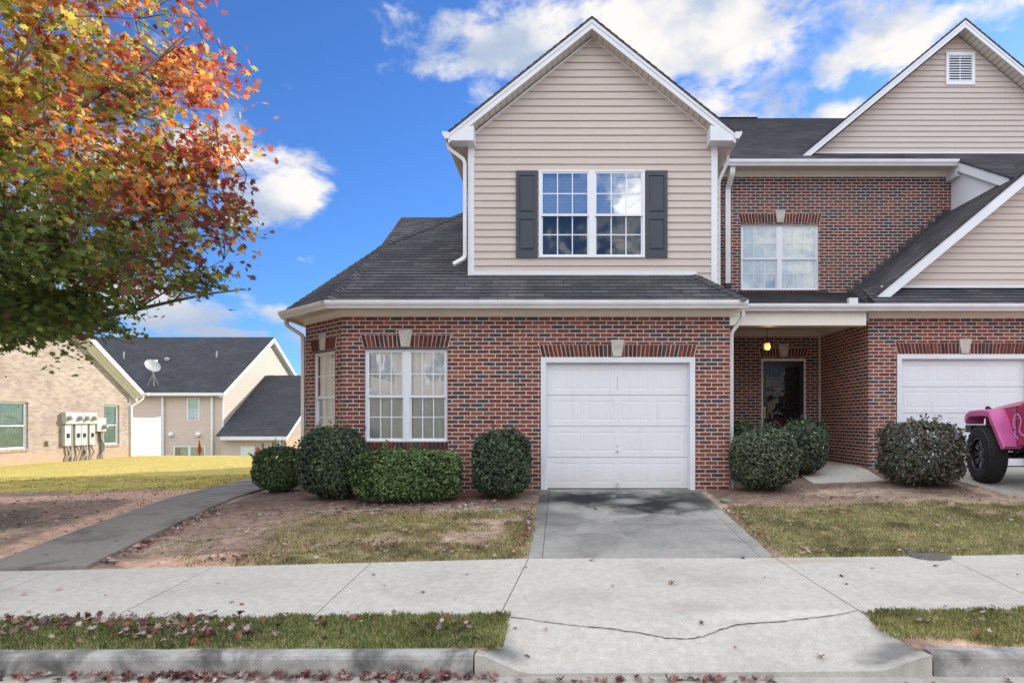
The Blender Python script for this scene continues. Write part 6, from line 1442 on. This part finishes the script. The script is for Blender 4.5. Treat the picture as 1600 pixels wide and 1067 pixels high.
# small things on the ground
def scrap(px, py, label):
    y = 1915.8/(py-583); x = (px-880)*y/1000; z = zs(x, y)+.025; b = MB(); b.prism([(x-.09, y-.02, z), (x-.02, y-.035, z+.006), (x+.08, y-.02, z), (x+.085, y+.02, z+.004), (x-.03, y+.03, z), (x-.1, y+.012, z+.003)], (0, 0, .008)); b.prism([(x-.02, y, z+.009), (x+.05, y-.01, z+.01), (x+.045, y+.012, z+.011), (x-.01, y+.015, z+.01)], (0, 0, .01)); tag(b.build('plastic_scrap', 'teal_plastic'), label, 'litter')
scrap(1132, 787, 'teal plastic scrap on the soil right of the driveway'); scrap(778, 798, 'teal plastic scrap on the soil left of the driveway')
# cast iron cover set where lawn and sidewalk meet
c_ = Vector((3.79, 6.66, zs(3.79, 6.66)+.006)); dc = MB(); dc.lathe([(0, 0), (.21, 0), (.215, .004), (.215, -.03)], c_, (0, 0, 1), 32)
dcv = thing('drain_cover', tuple(c_), 'round ribbed iron drain cover where lawn meets the right sidewalk', 'drain cover'); dc.build('frame', 'iron', dcv)
rb = MB()
for i in range(11):
    v = -.175+i*.035; hw_ = math.sqrt(max(.19**2-v*v, .001)); rb.box(c_.x-hw_, c_.x+hw_, c_.y+v-.009, c_.y+v+.009, c_.z, c_.z+.010)
rb.build('grate', 'iron', dcv)
# garden hose coiled on the porch
hs = MB(); pts = []
for i in range(90):
    t = i*.28; rd_ = .26-.001*i; pts.append((5.05+rd_*1.25*math.cos(t), 13.3+rd_*.9*math.sin(t), .30+.0012*i+.01*math.sin(t*1.7)))
pts += [(5.3, 13.4, .5), (5.42, 13.7, .62)]; hs.tube(pts, .012, 6); hse = hs.build('garden_hose', 'green_hose', smooth_=True); tag(hse, 'green garden hose coiled on the porch floor by the side wall', 'hose')

# ================================================================== the pink off-road vehicle
def offroader():
    cx, cy = 6.93, 10.42; z0 = zs(7.3, 10.4)+.008
    J = thing('off_road_vehicle', (cx, cy, z0), 'pink four-wheel-drive vehicle with black wheels nosed up to the right garage', 'car', rz=R(90-5.5))
    mat = Matrix.Translation((cx, cy, z0)) @ Matrix.Rotation(R(90-5.5), 4, 'Z')
    # local: x forward, y left, z up; origin under the front left wheel's outer face line
    def put(mb, name, m, par=J, **k): return mb.build(name, m, par, local=True, **k)
    Y0 = -.93+.10   # centre line
    def bx(*a): b = MB(); b.box(*a); return b
    hw = .66
    body = MB()
    # tub side outline extruded across
    side = [(-.62, .62), (-3.35, .62), (-3.42, .70), (-3.42, 1.22), (-.72, 1.24), (-.62, 1.20)]
    body.prism([(x, Y0-.76, z) for x, z in side], (0, 1.52, 0))
    cowl = [(-.60, .70), (-.60, 1.23), (-.95, 1.30), (-.95, .70)]; body.prism([(x, Y0-.74, z) for x, z in cowl], (0, 1.48, 0))
    # engine bay sides taper to the grille
    for s in (-1, 1): body.prism([(-.62, Y0+s*.74, .72), (-.62, Y0+s*.74, 1.225), (.44, Y0+s*.60, 1.165), (.44, Y0+s*.60, .72)], (0, -s*.03, 0))
    B_ = put(body, 'body', 'pink_paint', bevel=.02)
    hood = MB(); nx_, ny_ = 10, 8
    g = [[Vector((-.64+1.10*i/nx_, Y0+(j/ny_*2-1)*(.745-.135*i/nx_), 1.232+.145*(1-abs(j/ny_*2-1)**3.2)**.9*(1-.35*(i/nx_)**2.2)-.065*i/nx_)) for j in range(ny_+1)] for i in range(nx_+1)]
    for i in range(nx_):
        for j in range(ny_): hood.poly([g[i][j], g[i+1][j], g[i+1][j+1], g[i][j+1]])
    for j in range(ny_): a, b = g[nx_][j], g[nx_][j+1]; hood.poly([a, a-Vector((0, 0, .05)), b-Vector((0, 0, .05)), b])
    for i in range(nx_):
        for j in (0, ny_): a, b = g[i][j], g[i+1][j]; hood.poly([a, b, b-Vector((0, 0, .03)), a-Vector((0, 0, .03))])
    put(hood, 'hood', 'pink_paint', smooth_=True)
    for s in (-1, 1): gp_ = MB(); gp_.prism([(-.62, Y0+s*.742, 1.205), (.44, Y0+s*.602, 1.150), (.44, Y0+s*.602, 1.158), (-.62, Y0+s*.742, 1.215)], (0, s*.004, 0)); gp_.box(-.632, -.624, min(Y0+s*.72, Y0+s*.766), max(Y0+s*.72, Y0+s*.766), .64, 1.22); put(gp_, 'panel_gap', 'black_plastic')
    gr = MB(); gy = .62
    for k in range(8): y = Y0-.30+k*.0857; gr.box(.44, .485, y-.012, y+.012, .74, 1.10)
    gr.box(.44, .485, Y0-gy, Y0-.31, .74, 1.10); gr.box(.44, .485, Y0+.31, Y0+gy, .74, 1.10); gr.box(.44, .485, Y0-gy, Y0+gy, 1.10, 1.17); gr.box(.44, .485, Y0-gy, Y0+gy, .68, .74)
    G_ = put(gr, 'grille', 'pink_paint', bevel=.006); put(bx(.41, .44, Y0-.3, Y0+.3, .74, 1.1), 'radiator', 'black_plastic')
    for s in (-1, 1):
        h = MB(); h.lathe([(.105, 0), (.105, .02), (.09, .035), (0, .05)], (.485, Y0+s*.47, .95), (1, 0, 0), 20); put(h, 'headlight', 'chrome')
    bp = MB(); bp.box(.60, .80, Y0-.80, Y0+.80, .80, .93); bp.box(.40, .62, Y0-.40, Y0-.30, .72, .86); bp.box(.40, .62, Y0+.30, Y0+.40, .72, .86); bp.tube([(.72, Y0-.4, .93), (.74, Y0-.3, 1.12), (.74, Y0+.3, 1.12), (.72, Y0+.4, .93)], .03, 8); put(bp, 'front_bumper', 'black_plastic', bevel=.02)
    bp = MB(); bp.box(-3.62, -3.45, Y0-.78, Y0+.78, .60, .76); put(bp, 'rear_bumper', 'black_plastic', bevel=.02)
    # flares: flat over the wheel, front lip down, long slope behind
    def flare(s, x0):
        yo, yi = Y0+s*.945, Y0+s*.66; P_ = [(.53, 1.02), (.50, 1.12), (.40, 1.17), (.02, 1.185), (-.20, 1.165), (-.62, .60)]
        if x0 < -1: P_ = [(.62, .60), (.30, 1.13), (.15, 1.17), (-.25, 1.17), (-.45, 1.05), (-.62, .62)]
        f = MB(); t = .085
        inner = []
        for i, (a, b) in enumerate(P_):
            pa, pb = P_[max(i-1, 0)], P_[min(i+1, len(P_)-1)]; d = Vector((pb[0]-pa[0], 0, pb[1]-pa[1])).normalized(); nn = Vector((-d.z, 0, d.x)); nn = -nn if nn.z > 0 and x0 > -1 and False else nn
            inner.append((a, b, nn))
        top = [Vector((x0+a, yo-s*.025, b)) for a, b in P_]; topi = [Vector((x0+a, yi, b+.01)) for a, b in P_]; lip = [Vector((x0+a, yo, b-.02)) for a, b in P_]
        cen = Vector((x0, 0, .45)); low = []
        for v in lip: dd = Vector((cen.x-v.x, 0, cen.z-v.z)).normalized(); low.append(v+dd*t)
        under = [v+Vector((0, -s*.03, .0)) for v in low]
        undi = [Vector((v.x, yi, v.z)) for v in low]
        for i in range(len(P_)-1):
            for a, b in ((topi, top), (top, lip), (lip, low), (low, under), (under, undi)): f.poly([a[i], a[i+1], b[i+1], b[i]])
        for i in (0, -1): f.poly([topi[i], top[i], lip[i], low[i], under[i], undi[i]])
        o = put(f, 'fender_flare', 'pink_flare', bevel=.006)
        if x0 > -1:
            m_ = MB(); m_.box(x0+.505, x0+.54, yo-s*.10 if s > 0 else yo, yo-s*.0 if s > 0 else yo+.10, 1.055, 1.10); put(m_, 'side_marker', 'signal_lens', bevel=.008)
        return o
    for s in (-1, 1):
        flare(s, 0); flare(s, -2.55)
        lb = MB(); lb.box(-.5, .4, Y0+s*.40 if s > 0 else Y0-.60, Y0+.60 if s > 0 else Y0-.40, .93, .96); lb.box(-.35, .2, min(Y0+s*.36, Y0+s*.40), max(Y0+s*.36, Y0+s*.40), .5, .93); put(lb, 'wheel_well', 'black_plastic')
    def wheel(x, s, steer=0):
        rt = .455; wdt = .30; e = bpy.data.objects.new('wheel', None); COL.objects.link(e); e.parent = J; e.location = (x+.03, Y0+s*(1.0-wdt/2), rt); e.rotation_euler = (0, 0, steer); e.empty_display_size = .1
        t = MB(); pr = [(.27, .13), (.30, .145), (.36, .152), (.405, .148), (.435, .135), (.448, .11), (.455, .06), (.456, 0), (.455, -.06), (.448, -.11), (.435, -.135), (.405, -.148), (.36, -.152), (.30, -.145), (.27, -.13)]
        t.lathe([(a, b*s) for a, b in pr], (0, 0, 0), (0, 1, 0), 56, cap=False)
        for k in range(48):
            th = 2*math.pi*k/48
            for (y0_, y1_, off) in ((.062, .118, 0), (.004, .056, .5), (-.056, -.004, 0), (-.118, -.062, .5)):
                a = th+off*2*math.pi/48; c_, s__ = math.cos(a), math.sin(a); tx, tz_ = -s__, c_; hwid = .021
                base = [Vector((c_*.450+tx*hwid*i, y, s__*.450+tz_*hwid*i)) for i, y in ((-1, y0_), (1, y0_), (1, y1_), (-1, y1_))]
                t.prism(base, Vector((c_, 0, s__))*.014)
            if k % 2 == 0:
                c_, s__ = math.cos(th), math.sin(th); base = [Vector((c_*rr_-s__*hh_, s*yy_, s__*rr_+c_*hh_)) for rr_, yy_, hh_ in ((.405, .149, -.018), (.438, .135, -.018), (.438, .135, .018), (.405, .149, .018))]; t.prism(base, Vector((0, s*.008, 0)))
        o = t.build('tyre', 'rubber', None); o.parent = e
        q = MB(); q.lathe([(.27, s*.135), (.262, s*.14), (.25, s*.12), (.24, s*.05), (.235, -s*.10)], (0, 0, 0), (0, 1, 0), 40, cap=False); q.lathe([(0, s*.02), (.05, s*.02), (.06, s*.04), (.05, s*.075), (0, s*.08)], (0, 0, 0), (0, 1, 0), 20)
        q.lathe([(0, -s*.06), (.235, -s*.06)], (0, 0, 0), (0, 1, 0), 24, cap=False)
        for k in range(8):
            th = 2*math.pi*k/8; c_, s__ = math.cos(th), math.sin(th); w1, w2 = .028, .040
            base = [Vector((c_*rr_-s__*hh_, s*yy_, s__*rr_+c_*hh_)) for rr_, yy_, hh_ in ((.045, .065, -w1), (.245, .10, -w2), (.245, .10, w2), (.045, .065, w1))]; q.prism(base, Vector((0, -s*.03, 0)))
        o = q.build('rim', 'black_paint', None); o.parent = e
        q = MB()
        for k in range(20):
            th = 2*math.pi*k/20; q.lathe([(.007, 0), (.006, .007), (0, .009)], (math.cos(th)*.256, s*.136, math.sin(th)*.256), (0, s, 0), 6)
        for k in range(8):
            th = 2*math.pi*(k+.0)/8; c_, s__ = math.cos(th), math.sin(th)
            for sg in (-1, 1): q.prism([Vector((c_*rr_-s__*hh_*sg, s*yy_, s__*rr_+c_*hh_*sg)) for rr_, yy_, hh_ in ((.13, .082, .034), (.20, .094, .038), (.20, .094, .033), (.13, .082, .029))], Vector((0, s*.003, 0)))
        for k in range(5): th = 2*math.pi*k/5; q.lathe([(.011, 0), (.010, .02), (0, .022)], (math.cos(th)*.035, s*.075, math.sin(th)*.035), (0, s, 0), 6)
        o = q.build('bolts', 'chrome', None); o.parent = e
    for x in (0, -2.55):
        for s in (-1, 1): wheel(x, s, R(-6) if x == 0 else 0)
    ch = MB()
    for s in (-1, 1): ch.box(-3.3, .5, Y0+s*.38-.04, Y0+s*.38+.04, .50, .62)
    for x in (0, -2.55): ch.tube([(x, Y0-.62, .45), (x, Y0+.62, .45)], .045, 8); ch.lathe([(0, -.13), (.10, -.1), (.13, 0), (.10, .1), (0, .13)], (x, Y0+.12, .45), (1, 0, 0), 12)
    for s in (-1, 1):
        ch.tube([(-.12, Y0+s*.50, .45), (-.16, Y0+s*.46, .95)], .03, 8); ch.tube([(0, Y0+s*.45, .42), (-.9, Y0+s*.40, .52)], .025, 6); ch.tube([(.08, Y0+s*.42, .5), (.08, Y0+s*.42, .95)], .05, 10)
    ch.tube([(.16, Y0-.5, .40), (.16, Y0+.5, .40)], .02, 6); ch.box(-2.2, -.9, Y0-.35, Y0+.35, .46, .60); ch.box(-.55, .3, Y0-.25, Y0+.25, .55, 1.05); put(ch, 'chassis', 'black_plastic')
    # windscreen, doors, roll cage, top, spare
    ws = MB()
    for s in (-1, 1): ws.tube([(-.86, Y0+s*.70, 1.26), (-1.12, Y0+s*.64, 1.74)], .028, 8)
    ws.tube([(-1.12, Y0-.64, 1.74), (-1.12, Y0+.64, 1.74)], .03, 8); ws.tube([(-.86, Y0-.70, 1.27), (-.86, Y0+.70, 1.27)], .03, 8); W_ = put(ws, 'windscreen_frame', 'pink_paint')
    wg = MB(); wg.poly([(-.875, Y0-.67, 1.28), (-.875, Y0+.67, 1.28), (-1.115, Y0+.61, 1.72), (-1.115, Y0-.61, 1.72)]); put(wg, 'windscreen', 'storm_glass')
    tp = MB(); pf = [(-1.10, 1.77), (-1.10, 1.72), (-3.38, 1.68), (-3.42, 1.26), (-3.46, 1.26), (-3.42, 1.74), (-3.3, 1.79)]; tp.prism([(x, Y0-.68, z) for x, z in [(-1.10, 1.78), (-1.10, 1.73), (-3.40, 1.70), (-3.36, 1.77), (-3.2, 1.80)]], (0, 1.36, 0))
    for s in (-1, 1): tp.prism([(-2.0, Y0+s*.68, 1.72), (-1.92, Y0+s*.74, 1.24), (-2.05, Y0+s*.74, 1.24), (-2.12, Y0+s*.68, 1.72)], (0, -s*.03, 0)); tp.prism([(-3.3, Y0+s*.68, 1.70), (-3.28, Y0+s*.74, 1.23), (-3.42, Y0+s*.74, 1.23), (-3.40, Y0+s*.68, 1.70)], (0, -s*.03, 0))
    put(tp, 'top', 'black_plastic', bevel=.01)
    for s in (-1, 1):
        dr_ = MB(); dr_.prism([(-.98, Y0+s*.762, .70), (-1.86, Y0+s*.762, .70), (-1.94, Y0+s*.762, .85), (-1.94, Y0+s*.762, 1.23), (-.98, Y0+s*.762, 1.23)], (0, s*.018, 0)); D_ = put(dr_, 'door', 'pink_paint', bevel=.008)
        hn = MB(); hn.box(-1.86, -1.72, min(Y0+s*.78, Y0+s*.81), max(Y0+s*.78, Y0+s*.81), 1.12, 1.15); hn.build('handle', 'black_plastic', D_)
        mr_ = MB(); mr_.box(-1.20, -1.14, min(Y0+s*.78, Y0+s*.89), max(Y0+s*.78, Y0+s*.89), 1.24, 1.36); mr_.tube([(-1.13, Y0+s*.77, 1.2), (-1.16, Y0+s*.86, 1.27)], .015, 6); put(mr_, 'mirror', 'black_plastic', bevel=.015)
        cl = MB(); cl.tube([(.38, Y0+s*.585, 1.185), (.42, Y0+s*.60, 1.22), (.46, Y0+s*.61, 1.235)], .02, 8); cl.box(.34, .40, min(Y0+s*.58, Y0+s*.63), max(Y0+s*.58, Y0+s*.63), 1.13, 1.20); cl.lathe([(.03, 0), (.035, .02), (0, .04)], (.46, Y0+s*.60, 1.21), (1, 0, .3), 10); put(cl, 'hood_latch', 'black_plastic')
    st_ = MB()
    for r0, r1 in ((.46, .46),): st_.lathe([(.2, -.1), (.38, -.13), (.44, -.08), (.455, 0), (.44, .08), (.38, .13), (.2, .1)], (-3.62, Y0, 1.0), (1, 0, 0), 32)
    put(st_, 'spare_wheel', 'rubber')
    for s in (-1, 1):
        tl = MB(); tl.box(-3.46, -3.42, min(Y0+s*.60, Y0+s*.72), max(Y0+s*.60, Y0+s*.72), .95, 1.15); put(tl, 'tail_light', 'signal_lens')
    # lilac script flourish on the cowl side
    fl_ = MB(); yS = Y0+.79
    def curl(pts, wd=.013):
        q = []
        for i in range(len(pts)-1):
            for t in np.linspace(0, 1, 6)[:-1]:
                p0 = pts[max(i-1, 0)]; p1, p2 = pts[i], pts[i+1]; p3 = pts[min(i+2, len(pts)-1)]
                q.append(tuple(.5*((2*p1[k])+(-p0[k]+p2[k])*t+(2*p0[k]-5*p1[k]+4*p2[k]-p3[k])*t*t+(-p0[k]+3*p1[k]-3*p2[k]+p3[k])*t**3) for k in (0, 1)))
        q.append(pts[-1]); yl = lambda x: Y0+.74-.14*(x+.62)/1.06+.004 if x > -.62 else Y0+.766
        for i in range(len(q)-1):
            (xa, za), (xb, zb) = q[i], q[i+1]; d = Vector((xb-xa, 0, zb-za)); 
            if d.length < 1e-5: continue
            d.normalize(); nn = Vector((-d.z, 0, d.x))*wd; a, b = Vector((xa, yl(xa), za)), Vector((xb, yl(xb), zb)); fl_.poly([a-nn, b-nn, b+nn, a+nn])
    curl([(-.66, .72), (-.60, .80), (-.54, .84), (-.50, .80), (-.56, .77), (-.50, .72), (-.58, .68)]); curl([(-.60, .88), (-.50, .90), (-.47, .98), (-.53, 1.08), (-.66, 1.10), (-.74, 1.0), (-.70, .86), (-.80, .78), (-.95, .80)])
    curl([(-.54, .93), (-.52, 1.0), (-.58, 1.05), (-.66, 1.03)], .007); curl([(-.82, 1.06), (-.92, 1.0), (-.88, .88), (-1.0, .84)])
    put(fl_, 'flourish_decal', 'lilac')
    return J
offroader()
